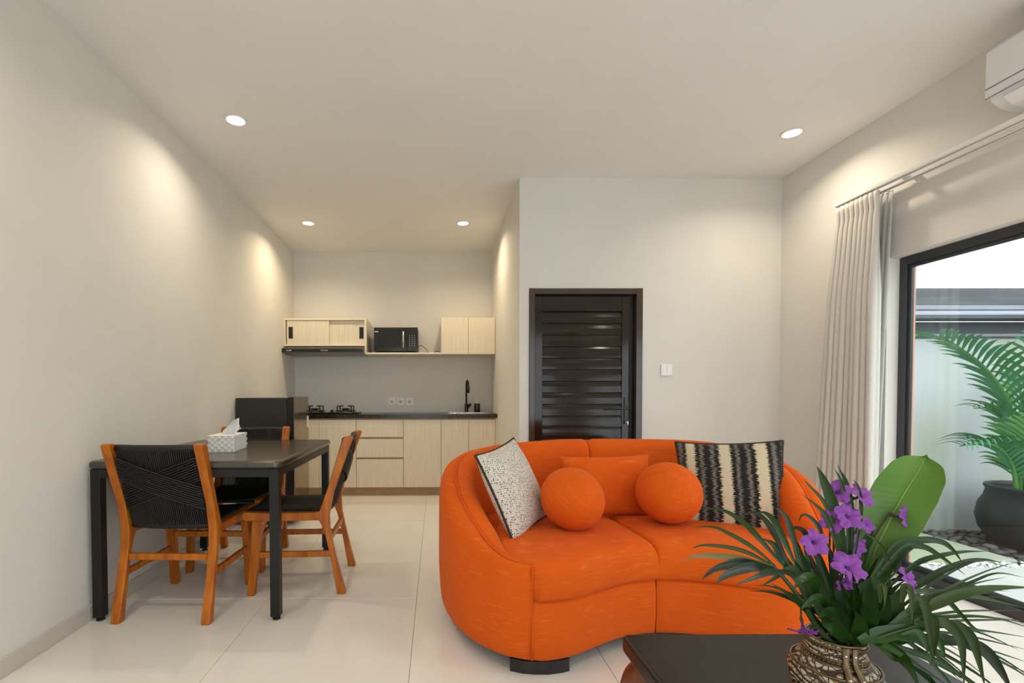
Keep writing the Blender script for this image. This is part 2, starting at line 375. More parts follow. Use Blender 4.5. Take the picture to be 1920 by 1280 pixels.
# door
dr = struct(thing('door_1', 'black glossy louvred door with lever handle in brown-black frame', 'door', (DX0, YD, 0)), 'black glossy louvred door with lever handle in brown-black frame', 'door')
DW = DX1-DX0
MB().box(.001,.046,-.012,.075,0,DZ).build('frame_post', 'door_frame', dr, bevel=.003)
MB().box(DW-.052,DW-.001,-.012,.075,0,DZ).build('frame_post', 'door_frame', dr, bevel=.003)
MB().box(.046,DW-.052,-.012,.075,DZ-.046,DZ-.001).build('frame_head', 'door_frame', dr, bevel=.003)
MB().box(.04,DW-.04,.075,.098,0,DZ-.04).build('backing', 'black_matte', dr)
lf0, lf1, lz = .05, DW-.10, DZ-.062
MB().box(lf0,lf0+.062,.018,.055,.01,lz).build('stile', 'door_paint', dr, bevel=.003)
MB().box(lf1-.055,lf1,.018,.055,.01,lz).build('stile', 'door_paint', dr, bevel=.003)
MB().box(lf0+.062,lf1-.055,.018,.055,lz-.115,lz).build('rail', 'door_paint', dr, bevel=.003)
MB().box(lf0+.062,lf1-.055,.018,.055,.01,.12).build('rail', 'door_paint', dr, bevel=.003)
MB().box(lf1+.004,DW-.056,.05,.07,0,DZ-.05).build('stop', 'black_matte', dr)
sl0 = lz-.118; pitch = .0925; proto = None; k = 0
while sl0-pitch*(k+1) > .115:
    if proto is None:
        prof = [(.0335,.001),(.0300,-.018),(.0270,-.042),(.0255,-.068),(.0252,-.076),(.0232,-.0775),(.0230,-.0895),(.0250,-.0918),(.052,-.0918),(.052,.001)]
        proto = MB().prism(prof, lf0+.0625, lf1-.0555, 'x').build('slat', 'door_paint', dr, smooth=False); o = proto
    else:
        o = proto.copy(); COL.objects.link(o); o.parent = dr
    o.location = (0,0,sl0-pitch*k); k += 1
hx = lf1-.022
hp = MB().box(hx-.014,hx+.014,.008,.018,.865,1.075).build('handle_plate', 'handle_black', dr, bevel=.004)
MB().tube([(hx,.018,.987),(hx,-.035,.987),(hx-.012,-.045,.987),(hx-.15,-.045,.985)], [.009,.009,.010,.008], 10).build('lever', 'handle_black', hp, smooth=True)
MB().tube([(hx,.016,.875),(hx,-.004,.875)], .010, 10).build('key_cylinder', 'steel', hp, smooth=True)
MB().box(hx-.003,hx+.003,-.03,-.004,.858,.885).build('key', 'steel', hp)

# window: sliding glass
wn = struct(thing('window_1', 'wide dark grey aluminium sliding window onto the courtyard', 'window', (2.82, WY0, 0)), 'wide dark grey aluminium sliding window onto the courtyard', 'window')
WL = WY1-WY0
MB().box(0,.035,WL-.045,WL,0,WZ).build('frame_jamb', 'alu', wn, bevel=.003)
MB().box(0,.035,0,.05,0,WZ).build('frame_jamb', 'alu', wn, bevel=.003)
MB().box(0,.035,.05,WL-.045,WZ-.05,WZ).build('frame_head', 'alu', wn, bevel=.003)
MB().box(-.01,.05,.05,WL-.045,-.004,.055).build('frame_sill', 'alu', wn, bevel=.003)
q1, q2 = WL*.36, WL*.68
for q in (q1, q2): MB().box(.008,.028,q-.03,q+.03,.055,WZ-.05).build('mullion', 'alu', wn, bevel=.003)
for a, b in ((.05, q1-.03), (q1+.03, q2-.03), (q2+.03, WL-.045)):
    s_ = MB().box(.012,.03,b-.02,b,.055,WZ-.05).box(.012,.03,a,a+.02,.055,WZ-.05).box(.012,.03,a+.02,b-.02,WZ-.07,WZ-.05).box(.012,.03,a+.02,b-.02,.055,.085).build('sash', 'alu', wn, bevel=.002)
    MB().box(.018,.022,a+.02,b-.02,.085,WZ-.07).build('pane', 'window_glass', s_)
w2 = struct(thing('window_added', 'wide dark glazed doors in the rear wall of the sitting area', 'window', (RX0, YR-.06, 0)), 'wide dark glazed doors in the rear wall of the sitting area', 'window')  # unseen glazing added behind the camera to bring in even daylight
RW = RX1-RX0
MB().box(0,.05,0,.04,0,RZ).build('frame_jamb', 'alu', w2, bevel=.003)
MB().box(RW-.05,RW,0,.04,0,RZ).build('frame_jamb', 'alu', w2, bevel=.003)
MB().box(.05,RW-.05,0,.04,RZ-.05,RZ).build('frame_head', 'alu', w2, bevel=.003)
MB().box(.05,RW-.05,0,.04,-.004,.04).build('frame_sill', 'alu', w2, bevel=.003)
for k in range(3):
    a, b = .05+(RW-.1)*k/3, .05+(RW-.1)*(k+1)/3
    if k: MB().box(a-.025,a+.025,.006,.034,.04,RZ-.05).build('mullion', 'alu', w2, bevel=.003)
    MB().box(a+.025,b-.025,.018,.022,.04,RZ-.05).build('pane', 'window_glass', w2)
struct(MB().box(XL-.1, WX, YR-4.0, YR-.1, -.12, -.01).build('terrace', 'paving'), 'pale terrace outside the added rear glazed doors', 'terrace')
struct(MB().box(XR+.06, WX+.01, WY0, WY1, -.02, -.003).build('trim_1', 'cord_brown'), 'brown threshold strip under the sliding window', 'threshold')
struct(MB().box(2.858, WX, WY1-.004, WY1-.0005, .0, WZ).build('trim_2', 'terracotta'), 'terracotta painted outer reveal of the window', 'window reveal')

# ------------------------------------------------------------------ recessed downlights
def downlight(x, y, label, group=None, pw=1.0, warm=(1,.85,.66)):
    t = thing('downlight', label, 'ceiling light', (x, y, ZC), group=group)
    MB().lathe([(.052,-.001),(.054,-.006),(.066,-.006),(.068,-.001)], 32).build('trim_ring', 'white_plastic', t, smooth=True)
    MB().lathe([(.0001,-.0025),(.052,-.0025),(.052,-.001),(.0001,-.001)], 32).build('diffuser', 'lamp_glass', t)
    ld = bpy.data.lights.new('downlight_lamp', 'AREA'); ld.shape = 'DISK'; ld.size = .10; ld.energy = LAMP_W*pw; ld.color = warm; ld.spread = math.radians(145)
    lo = bpy.data.objects.new('downlight_lamp', ld); COL.objects.link(lo); lo.parent = t; lo.location = (0,0,-.012)
    return t
downlight(-1.244, 3.056, 'round recessed downlight in the ceiling above the dining table')
downlight(-1.269, 4.855, 'round recessed downlight above the cooker end of the kitchen', pw=1.35, warm=(1,.80,.52))
downlight(.269, 4.852, 'round recessed downlight above the sink end of the kitchen', pw=1.35, warm=(1,.80,.52))
downlight(2.334, 3.187, 'round recessed downlight in the ceiling near the curtain')
for x, y, lb in ((-1.25,1.2,'dining wall, ahead of the dining table'),(2.33,1.2,'window wall, over the coffee table'),(-1.25,-.7,'dining wall near the rear wall'),(2.33,-.7,'window wall near the rear wall')):
    downlight(x, y, 'added unseen downlight beside the '+lb, 'added downlights over the sitting area')  # unseen lamps added to light the room, continuing the ceiling pattern

# ------------------------------------------------------------------ kitchen
KF, KT = 5.239, 5.289           # cabinet front plane, plinth plane
cz0, cz1 = .094, .828
def base_unit(name, label, x0, x1, fronts, filler_r=0, filler_l=0):
    """fronts: list of (kind, x0, x1, z0, z1) in world metres"""
    t = thing(name, label, 'cabinet', (x0, KF, 0))
    w = x1-x0
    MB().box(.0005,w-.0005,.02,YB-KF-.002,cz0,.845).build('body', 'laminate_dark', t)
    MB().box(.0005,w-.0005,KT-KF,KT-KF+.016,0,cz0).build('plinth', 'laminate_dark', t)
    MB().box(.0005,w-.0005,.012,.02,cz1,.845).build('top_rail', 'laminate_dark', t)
    for kind, a, b, z0, z1 in fronts:
        a -= x0; b -= x0
        o = MB().box(a+.0022,b-.0022,0,.019,z0,z1).build(kind, 'laminate', t, bevel=.0012, bseg=1)
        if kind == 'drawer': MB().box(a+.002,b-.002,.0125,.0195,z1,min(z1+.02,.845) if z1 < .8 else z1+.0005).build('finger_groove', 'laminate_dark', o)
    if filler_r: MB().box(w-filler_r,w-.0005,.0,.02,cz0,.845).build('filler_panel', 'laminate', t)
    if filler_l: MB().box(.0005,filler_l,.0,.02,cz0,.828).build('filler_panel', 'laminate', t)
    return t
base_unit('base_cabinet', 'pale wood single-door base cabinet under the gas hob beside the fridge', XL, -.872, [('door',-1.273,-.872,cz0,cz1)], filler_l=XL*-1-1.273)
base_unit('drawer_cabinet', 'pale wood base cabinet with three stacked drawers', -.872, -.360, [('drawer',-.872,-.360,.641,cz1),('drawer',-.872,-.360,.421,.619),('drawer',-.872,-.360,cz0,.399)])
base_unit('base_cabinet', 'pale wood single-door base cabinet between the drawers and sink cabinet', -.360, .050, [('door',-.360,.050,cz0,cz1)])
base_unit('sink_cabinet', 'pale wood two-door base cabinet under the sink', .050, XA-.001, [('door',.050,.351,cz0,cz1),('door',.351,.640,cz0,cz1)], filler_r=XA-.001-.641)
sx0, sx1, sy0, sy1 = .14, .58, 5.36, 5.60
ct = MB().box(XL+.001,sx0,KF-.012,YB-.001,.8465,.890).box(sx1,XA-.001,KF-.012,YB-.001,.8465,.890).box(sx0,sx1,KF-.012,sy0,.8465,.890).box(sx0,sx1,sy1,YB-.001,.8465,.890)
tag(ct.build('worktop', 'counter'), 'dark brown stone kitchen worktop running the width of the alcove', 'worktop')
sk = thing('sink', 'stainless steel inset sink in the dark worktop', 'sink', ((sx0+sx1)/2, (sy0+sy1)/2, .890))
hw, hd = (sx1-sx0)/2, (sy1-sy0)/2
MB().box(-hw-.012,-hw+.012,-hd-.012,hd+.012,.0005,.006).box(hw-.012,hw+.012,-hd-.012,hd+.012,.0005,.006).box(-hw+.012,hw-.012,-hd-.012,-hd+.012,.0005,.006).box(-hw+.012,hw-.012,hd-.012,hd+.012,.0005,.006).build('rim', 'steel', sk, bevel=.002)
MB().box(-hw+.004,-hw+.007,-hd+.004,hd-.004,-.03,.0005).box(hw-.007,hw-.004,-hd+.004,hd-.004,-.03,.0005).box(-hw+.004,hw-.004,-hd+.004,-hd+.007,-.03,.0005).box(-hw+.004,hw-.004,hd-.007,hd-.004,-.03,.0005).box(-hw+.004,hw-.004,-hd+.004,hd-.004,-.034,-.03).build('basin', 'steel', sk)
fa = thing('faucet', 'tall matt black gooseneck kitchen faucet behind the sink', 'faucet', (.351, 5.66, .8905))
MB().lathe([(.026,0),(.026,.006),(.021,.010),(.021,.10),(.019,.104)], 16).build('body', 'black_satin', fa, smooth=True)
arc = [(0,0,.10),(0,0,.30)] + [(-.004+.008*(1-math.cos(a))+.004,-.05*(1-math.cos(a)),.30+.072*math.sin(a)) for a in [PI*i/10 for i in range(1,10)]] + [(.016,-.10,.30),(.016,-.10,.262)]
MB().tube(arc, .0105, 10).build('spout', 'black_satin', fa, smooth=True)
MB().tube([(.016,-.10,.31),(.016,-.10,.23)], .015, 12).build('spray_head', 'black_satin', fa, smooth=True)
MB().tube([(.01,-.005,.055),(.042,-.012,.092),(.05,-.014,.105)], [.016,.016,.013], 10).build('lever', 'black_satin', fa, smooth=True)
so = thing('soap_dispenser', 'dark patterned soap dispenser with pale pump beside the faucet', 'soap dispenser', (.478, 5.68, .8905))
sb = MB().lathe([(.034,0),(.036,.004),(.036,.10),(.032,.106),(.012,.108)], 20)
sb.build('bottle', 'counter', so, smooth=True)
MB().lathe([(.016,.108),(.016,.126),(.009,.130),(.009,.160)], 12).tube([(0,0,.158),(-.012,-.030,.160)], .007, 8).build('pump', 'white_plastic', so, smooth=True)
for i, x in enumerate((-.534,-.431,-.322)):
    t = thing('power_socket', ['white power socket over the worktop, end one towards the hob', 'white power socket over the worktop, middle one of three', 'white power socket over the worktop, end one towards the faucet'][i], 'socket', (x, YB-.0005, 1.018), group='power sockets over the worktop')
    MB().box(-.042,.042,-.009,0,-.044,.044).build('plate', 'white_plastic', t, bevel=.003)
    MB().prism([(.021*math.cos(2*PI*k/20),.021*math.sin(2*PI*k/20)) for k in range(20)], -.0105, -.0092, 'y').build('recess', 'skirting', t)
    MB().tube([(-.0085,-.0108,0),(-.0085,-.0104,0)], .004, 8).tube([(.0085,-.0108,0),(.0085,-.0104,0)], .004, 8).build('pin_hole', 'black_matte', t)

# gas hob
hb = thing('gas_hob', 'black two-burner gas hob on the worktop beside the fridge', 'hob', (-1.21, 5.47, .8905))
poly = [(-.37,-.19),(.30,-.19),(.345,-.15),(.362,0),(.345,.15),(.30,.19),(-.37,.19)]
MB().prism(poly, .004, .018).build('glass_top', 'black_gloss', hb, bevel=.004)
MB().box(-.34,.28,-.16,.16,0,.004).build('tray', 'black_matte', hb)
for bx_ in (-.17, .18):
    b_ = MB().lathe([(.055,.0185),(.055,.026),(.043,.03),(.043,.048),(.0001,.05)], 20, (bx_,.02,0)).build('burner', 'steel', hb, smooth=True)
    MB().lathe([(.05,.050),(.05,.058),(.0001,.060)], 20, (bx_,.02,0)).build('burner_cap', 'black_satin', b_, smooth=True)
    ps = MB()
    for a in range(4):
        g_ = PI/4+a*PI/2; c, s_ = math.cos(g_), math.sin(g_)
        ps.tube([(bx_+.11*c,.02+.11*s_,.0195),(bx_+.11*c,.02+.11*s_,.082),(bx_+.05*c,.02+.05*s_,.084)], .008, 6)
    ps.ring([(bx_+.11*math.cos(2*PI*k/24),.02+.11*math.sin(2*PI*k/24),.03) for k in range(24)], .005)
    ps.build('pan_support', 'black_satin', hb)
for kx in (-.055, .055):
    MB().lathe([(.02,.0185),(.018,.03),(.014,.045),(.0001,.046)], 16, (kx,-.12,0)).build('knob', 'black_satin', hb, smooth=True)

# upper units
UF = 5.405; uz0, uz1 = 1.553, 1.950
t = thing('wall_cabinet', 'pale wood wall cabinet with two sliding doors above the cooker hood', 'cabinet', (XL+.001, UF, 1.643))
UW = -.778-XL; H_ = uz1-1.643; D_ = YB-UF-.001
MB().box(0,UW,0,D_,H_-.018,H_).box(0,UW,0,D_,0,.020).box(0,.016,0,D_,.020,H_-.018).box(UW-.022,UW,0,D_,.020,H_-.018).box(.016,UW-.022,.06,D_,.020,H_-.018).build('carcass', 'laminate_edge', t, bevel=.001, bseg=1)
MB().box(UW-.022,UW,0,D_,uz0-1.643,-.0005).build('side_panel', 'laminate', t)
def slide(a, b, y, hxs):
    o = MB().box(a,b,y,y+.016,.022,H_-.020).build('sliding_door', 'laminate', t, bevel=.001, bseg=1)
    MB().box(hxs-.024,hxs+.024,y-.0015,y+.001,.085,.215).build('recessed_pull', 'black_gloss', o)
slide(.030,.500,.010,.072); slide(.485,UW-.024,.032,UW-.060)
hd_ = thing('cooker_hood', 'slim black cooker hood under the sliding-door cabinet', 'cooker hood', (XL+.004, UF, uz0))
HWd = UW-.028
MB().prism([(-.085,.018),(-.085,.055),(.0,.080),(D_-.005,.085),(D_-.005,.005),(.05,.0)], 0, HWd, 'x').build('body', 'hood_metal', hd_)
MB().box(0,HWd,-.089,-.0855,.014,.056).build('front_panel', 'black_gloss', hd_)
for k in range(5): MB().box(.425+k*.017,.434+k*.017,-.0905,-.0895,.030,.039).build('button', 'mark_white', hd_)
lg = MB()
for k, (wd, h) in enumerate(((.007,.008),(.005,.007),(.003,.009),(.006,.007),(.006,.007),(.004,.007),(.012,.013))):
    x = .045 + [0,.009,.016,.021,.029,.037,.043][k]; lg.box(x,x+wd,-.0903,-.0895,.029,.029+h)
lg.build('badge', 'mark_white', hd_)
tag(MB().box(-.777,.0545,UF,YB-.001,uz0-.001,uz0+.019).build('wall_shelf', 'laminate_edge', bevel=.001, bseg=1), 'pale wood open shelf board carrying the microwave', 'shelf')
t = thing('wall_cabinet', 'pale wood two-door wall cabinet above the sink', 'cabinet', (.055, UF, uz0))
CW = XA-.001-.055
MB().box(0,CW,.02,D_,-.001,uz1-uz0+.005).build('carcass', 'laminate', t)
MB().box(0,CW/2-.0025,0,.0195,0,uz1-uz0+.005).build('door', 'laminate', t, bevel=.001, bseg=1)
MB().box(CW/2+.0025,CW-.004,0,.0195,0,uz1-uz0+.005).build('door', 'laminate', t, bevel=.001, bseg=1)

mw = thing('microwave', 'black microwave oven with silver handle on the wall shelf', 'microwave', (-.452, UF+.02, uz0+.0195))
mwW, mwH = .244, .282
MB().box(-mwW,mwW,.02,.34,.012,mwH).build('case', 'black_satin', mw, bevel=.006)
d_ = MB().box(-mwW,.125,0,.0195,.014,mwH-.002).build('door', 'black_gloss', mw, bevel=.003)
MB().box(-.19,.045,-.0012,.0002,.06,.235).build('window_panel', 'glass_dark', d_)
MB().tube([(.085,0,.235),(.085,-.022,.228),(.085,-.026,.14),(.085,-.022,.055),(.085,0,.048)], .010, 8).build('handle', 'steel', d_, smooth=True)
MB().box(-.235,-.195,-.0012,.0002,.228,.237).build('badge', 'mark_white', d_)
c_ = MB().box(.127,mwW,0,.0195,.014,mwH-.002).build('control_panel', 'black_gloss', mw, bevel=.003)
for r_ in range(6):
    for q in range(3): MB().box(.150+q*.028,.158+q*.028,-.0012,.0002,.075+r_*.022,.080+r_*.022).build('key_mark', 'mark_white', c_)
for fx in (-.2,.2):
    for fy in (.05,.30): MB().lathe([(.012,0),(.012,.012)], 10, (fx,fy,0)).build('foot', 'black_matte', mw)
MB().tube(catmull([tuple(Vector(p)-mw.location) for p in ((-.205,5.62,1.66),(-.17,5.60,1.668),(-.12,5.58,1.625),(-.09,5.57,1.578),(-.06,5.57,1.577),(-.03,5.57,1.578),(.0,5.58,1.60),(.03,5.60,1.595),(.034,5.62,1.578))], 6), .0035, 6).build('power_cord', 'cord_brown', mw, smooth=True)

# fridge
fr = thing('fridge', 'small black fridge against the wall with mirrored brown door', 'fridge', (XL+.012, 4.06, 0))
MB().box(0,.425,0,.47,.035,1.075).build('cabinet', 'fridge_side', fr, bevel=.008)
MB().box(.426,.440,.008,.462,.045,1.07).build('gasket', 'black_matte', fr)
MB().box(.441,.488,0,.47,.04,1.085).build('door', 'fridge_door', fr, bevel=.010)
MB().box(.438,.486,-.0035,.0005,.05,1.08).build('handle_trim', 'black_satin', fr, bevel=.002)
MB().box(.4885,.4892,.40,.455,.80,.905).build('energy_sticker', 'mark_white', fr)
for x in (.04,.39):
    for y in (.04,.43): MB().lathe([(.02,0),(.018,.036)], 12, (x,y,0)).build('foot', 'black_matte', fr)

# ------------------------------------------------------------------ dining table
TX0, TX1, TY0, TY1 = -1.680, -.752, 2.320, 3.455
tb = thing('dining_table', 'rectangular dining table with black leather top on black steel legs', 'table', ((TX0+TX1)/2, (TY0+TY1)/2, 0))
a, b = (TX1-TX0)/2, (TY1-TY0)/2
cc = .035; poly = []
for sx, sy, st in ((1,-1,-90),(1,1,0),(-1,1,90),(-1,-1,180)):
    for k in range(6):
        g_ = math.radians(st+k*18); poly.append((sx*(a-cc)+cc*math.cos(g_), sy*(b-cc)+cc*math.sin(g_)))
MB().prism(poly, .742, .781).build('tabletop', 'leather', tb, bevel=.016, bseg=4)
li = .012; lw = .046
for y in (-b+li, b-li-lw): MB().box(-a+li+lw,a-li-lw,y,y+lw,.700,.7415).build('apron', 'steel_black', tb, bevel=.002)
for x in (-a+li, a-li-lw): MB().box(x,x+lw,-b+li+lw,b-li-lw,.700,.7415).build('apron', 'steel_black', tb, bevel=.002)
for x in (-a+li, a-li-lw):
    for y in (-b+li, b-li-lw):
        l_ = MB().box(x,x+lw,y,y+lw,.018,.7415).build('leg', 'steel_black', tb, bevel=.002)
        MB().lathe([(.019,0),(.019,.008),(.007,.009),(.007,.019)], 12, (x+lw/2,y+lw/2,0)).build('leveller', 'black_matte', l_)

# ------------------------------------------------------------------ chairs
def make_chair(label):
    t = thing('dining_chair', label, 'chair', group='rope dining chairs')
    hw_ = .22; th = .022
    rear = [(-.024,0),(.006,.12),(.040,.26),(.060,.36),(.062,.44),(.040,.56),(-.068,.862),(-.060,.870),(-.030,.870),(-.016,.860),(.072,.58),(.110,.475),(.120,.452),(.120,.410),(.105,.385),(.088,.34),(.060,.22),(.022,0)]
    front = [(.470,0),(.510,0),(.488,.26),(.478,.412),(.398,.412),(.418,.375),(.430,.33)]
    for s in (-1, 1):
        x = s*hw_
        l_ = MB().prism(rear, x-th, x+th, 'x').build('rear_leg', 'teak', t, bevel=.007, bseg=2)
        MB().prism(front, x-th*.95, x+th*.95, 'x').build('front_leg', 'teak', t, bevel=.006, bseg=2)
        MB().prism([(.115,.410),(.115,.452),(.40,.455),(.52,.462),(.532,.452),(.532,.430),(.515,.414),(.40,.408)], x-th*.97, x+th*.97, 'x').build('seat_rail', 'teak', t, bevel=.006, bseg=2)
        MB().box(x-.011,x+.011,.035,.475,.205,.238).build('side_stretcher', 'teak', t, bevel=.005)
    MB().box(-hw_+th,hw_-th,.052,.074,.285,.318).build('rear_stretcher', 'teak', t, bevel=.005)
    MB().box(-hw_+th,hw_-th,.448,.470,.285,.318).build('front_stretcher', 'teak', t, bevel=.005)
    def bp(x, v, off):                     # v 0..1 up the back; off in front(+)/behind(-)
        z = .452+.395*v; y = .098-.118*v - .024*(1-(x/.2)**2)
        return (x, y+off, z)
    wb = MB(); n = 40
    for off in (.014, -.010):
        for k in range(n):
            x = -.192+.384*k/(n-1)
            wb.tube([bp(x, v/5, off) for v in range(6)], .0042, 5, caps=False)
    for v in (0.0, 1.0):
        wb.tube([bp(-.2+.4*k/8, v, .002) for k in range(9)], .017, 8)
    for s in (-1, 1):
        for k in range(10):
            q = k*.031
            wb.tube([bp(-.196+.392*j/8, (.30+q if s > 0 else .30+q) + s*(-.19+.38*j/8)*(-1) + .12, -.021-.007*(s > 0)) for j in range(9)], .0044, 5, caps=False)
    wb.build('woven_back', 'rope', t, smooth=True)
    ws = MB(); n = 48
    for k in range(n):
        y = .128+.392*k/(n-1)
        ws.tube([(-.200,y,.440),(-.198,y,.459),(-.12,y,.455),(0,y,.449),(.12,y,.455),(.198,y,.459),(.200,y,.440)], .0044, 5, caps=False)
    ws.box(-.197,.197,.125,.522,.436,.446)
    ws.build('woven_seat', 'rope', t, smooth=True)
    return t
ch = make_chair('teak and black rope chair with its back to the room at the table end')
ch.location = (-1.325, 2.318, 0); ch.rotation_euler = (0,0,-.035)
dup(ch, (-1.314, 3.483, 0), PI, 'teak and black rope chair on the fridge side of the table, facing the room')
dup(ch, (-.538, 2.882, 0), PI/2+.045, 'teak and black rope chair on the long open side of the table, facing the wall')

# tissue box
tbx = thing('tissue_box', 'white woven tissue box with a tissue pulled up, on the dining table', 'tissue box', (-1.205, 2.80, .7813), .10)
bw, bd, bh = .072, .125, .092
MB().box(-bw+.004,bw-.004,-bd+.004,bd-.004,0,bh-.004).build('box', 'box_woven', tbx)
wv = MB()
for r_ in range(6):
    z0 = .002+r_*.015; z1 = z0+.0135
    for k in range(8):
        if (k+r_) % 2: continue
        wv.box(-bw+k*.018,-bw+k*.018+.0175,-bd,-bd+.006,z0,z1)
        wv.box(-bw+k*.018,-bw+k*.018+.0175,bd-.006,bd,z0,z1)
    for k in range(14):
        if (k+r_) % 2: continue
        wv.box(bw-.006,bw,-bd+k*.01785,-bd+k*.01785+.0172,z0,z1)
        wv.box(-bw,-bw+.006,-bd+k*.01785,-bd+k*.01785+.0172,z0,z1)
tag(wv.build('weave', 'tissue', tbx), 'raised white woven strips', kind='stuff')
MB().box(-bw,bw,-bd,-.02,bh-.0038,bh).box(-bw,bw,.02,bd,bh-.0038,bh).box(-bw,-.05,-.02,.02,bh-.0038,bh).box(.05,bw,-.02,.02,bh-.0038,bh).build('lid', 'tissue', tbx, bevel=.001, bseg=1)
rows = []
for i in range(8):
    v = i/7; row = []
    for j in range(11):
        u = j/10*2-1
        x = u*(.045*(1-v)+.012*v)+.035*v*v*(1 if i > 3 else .6)+.02*v; y = .012*math.sin(u*4+v*2)*(1+v)+.03*v*u; z = bh-.012+.105*v-.045*v*max(0,u)**1.5-.02*abs(u)*v
        row.append((x,y,z))
    rows.append(row)
o = MB().grid(rows).build('tissue', 'tissue', tbx, smooth=True); md = o.modifiers.new('thickness','SOLIDIFY'); md.thickness = .0015

# light switch
t = thing('light_switch', 'white double light switch on the wall beside the door', 'switch', (1.836, YD-.0005, 1.291))
MB().box(-.047,.047,-.008,0,-.046,.046).build('plate', 'white_plastic', t, bevel=.003)
MB().box(-.043,-.0005,-.012,-.0082,-.042,.042).build('rocker', 'white_plastic', t, bevel=.002)
MB().box(.0005,.043,-.012,-.0082,-.042,.042).build('rocker', 'white_plastic', t, bevel=.002)

# ------------------------------------------------------------------ sofa
SA = math.radians(4); SCN = Vector((.945, 2.05, 0))
sf = thing('sofa', 'orange fabric curved two-seat sofa with wraparound back', 'sofa', SCN, SA)
half = [(-.589,-.169),(-.640,-.160),(-.700,-.128),(-.752,-.078),(-.803,-.010),(-.850,.085),(-.880,.195),(-.897,.32),(-.898,.46),(-.872,.60),(-.80,.735),(-.67,.83),(-.46,.885),(-.22,.912),(0,.918)]
outer = catmull([(x,y,0) for x,y in half] + [(-x,y,0) for x,y in half[-2::-1]], 8); NS = 121
outer = resample(outer, NS)
AL = [0]
for i in range(1, NS): AL.append(AL[-1]+(outer[i]-outer[i-1]).length)
LT = AL[-1]
nrm = []
for i in range(NS):
    d = (outer[min(i+1,NS-1)]-outer[max(i-1,0)]).normalized(); nrm.append(Vector((d.y,-d.x,0)))   # inward
Htr = [(0,.445),(.14,.48),(.24,.55),(.36,.635),(.50,.705),(.68,.755),(.88,.785),(1.1,.80),(1.35,.81),(1.75,.815)]
Ht = [(0,.440),(.06,.444),(.14,.454),(.24,.480),(.36,.520),(.50,.580),(.68,.650),(.88,.715),(1.1,.762),(1.35,.795),(1.75,.815)]
def sH(s): return lerp_tab(Ht, s) if s < LT/2 else lerp_tab(Htr, LT-s)
# smooth the heights
Hs = [sum(sH(min(max(AL[i]+d*.02,0),LT)) for d in range(-3,4))/7 for i in range(NS)]
rows = []; welt = []; pad_rows = []
for i in range(NS):
    s = min(AL[i], LT-AL[i]); H = Hs[i]; n_ = nrm[i]; p = outer[i]
    wd = .012+.068*sstep(s/.38)
    pr = [(.05,.062),(.018,.066),(.006,.085),(0,.14),(-.006,.25),(-.004,H-.10),(.004,H-.045),(.018,H-.012),(wd*.5+.006,H+.006),(wd,H)]
    if H < .5: pr = [(.05*min(1,.3+s*4),.062),(.018,.066),(.006,.085),(0,.14),(-.004,.25),(-.003,H-.08),(.001,H-.03),(.005,H-.008),(wd*.6,H),(wd,H-.002)]
    rows.append([p+n_*o_+Vector((0,0,z)) for o_,z in pr] + [p+n_*(wd+.02)+Vector((0,0,H-.05)), p+n_*(wd+.02)+Vector((0,0,.062))])
    welt.append(p+n_*(wd+.002)+Vector((0,0,H+.001)))
    th = .035+.185*sstep(s/.55)
    k_ = sstep(s/.3)
    pad_rows.append([p+n_*(wd+.002)+Vector((0,0,H-.06)), p+n_*(wd+.003)+Vector((0,0,H-.004)), p+n_*(wd+.012*k_+.004)+Vector((0,0,H+.014*k_)), p+n_*(wd+.035*k_+.008)+Vector((0,0,H+.020*k_)), p+n_*(wd+.062*k_+.012)+Vector((0,0,H+.008*k_)),
                     p+n_*(wd+.082*k_+.014)+Vector((0,0,H-.03)), p+n_*(max(th-.035,wd+.014+.082*k_))+Vector((0,0,max(.36,H-.14))), p+n_*(max(th,wd+.02+.082*k_))+Vector((0,0,.44 if H > .56 else min(.40,H-.06)))  , p+n_*(max(th,wd+.02+.08*k_))+Vector((0,0,.30))])
sh = MB().grid(rows); kk = len(rows[0])
sh.f.append(tuple(range(kk))); sh.f.append(tuple(range((NS-1)*kk, NS*kk))[::-1])
sh.build('shell', 'sofa_fabric', sf, smooth=True, clean=True)
tipL, tipR = outer[0], outer[-1]
for tp, sg in ((tipL,-1),(tipR,1)): MB().tube([Vector((tp.x+sg*.0015,tp.y-.001,z)) for z in (.07,.15,.25,.35,.43)], .0032, 6).build('seam', 'sofa_fabric', sf, smooth=True)
MB().tube(welt, .0050, 6).build('piping', 'sofa_fabric', sf, smooth=True)
mid = NS//2
for nm, rng in (('back_pad', range(0, mid+1)), ('back_pad', range(mid, NS))):
    rr = []
    idx = list(rng)
    for c, i in enumerate(idx):
        d = AL[i]-LT/2; q = max(0, 1-abs(d)/.03); row = [v.copy() for v in pad_rows[i]]
        if abs(d) < .03:
            for v in row[1:7]: v += nrm[i]*(-.010*q*q) + Vector((0,0,-.014*q*q))
        sgn = -1 if d < 0 else 1
        if i == mid:
            sg = -1 if idx[0] < mid else 1
            for v in row: v.x += .0015*sg
        rr.append(row)
    MB().grid(rr).build(nm, 'sofa_fabric', sf, smooth=True, clean=True)
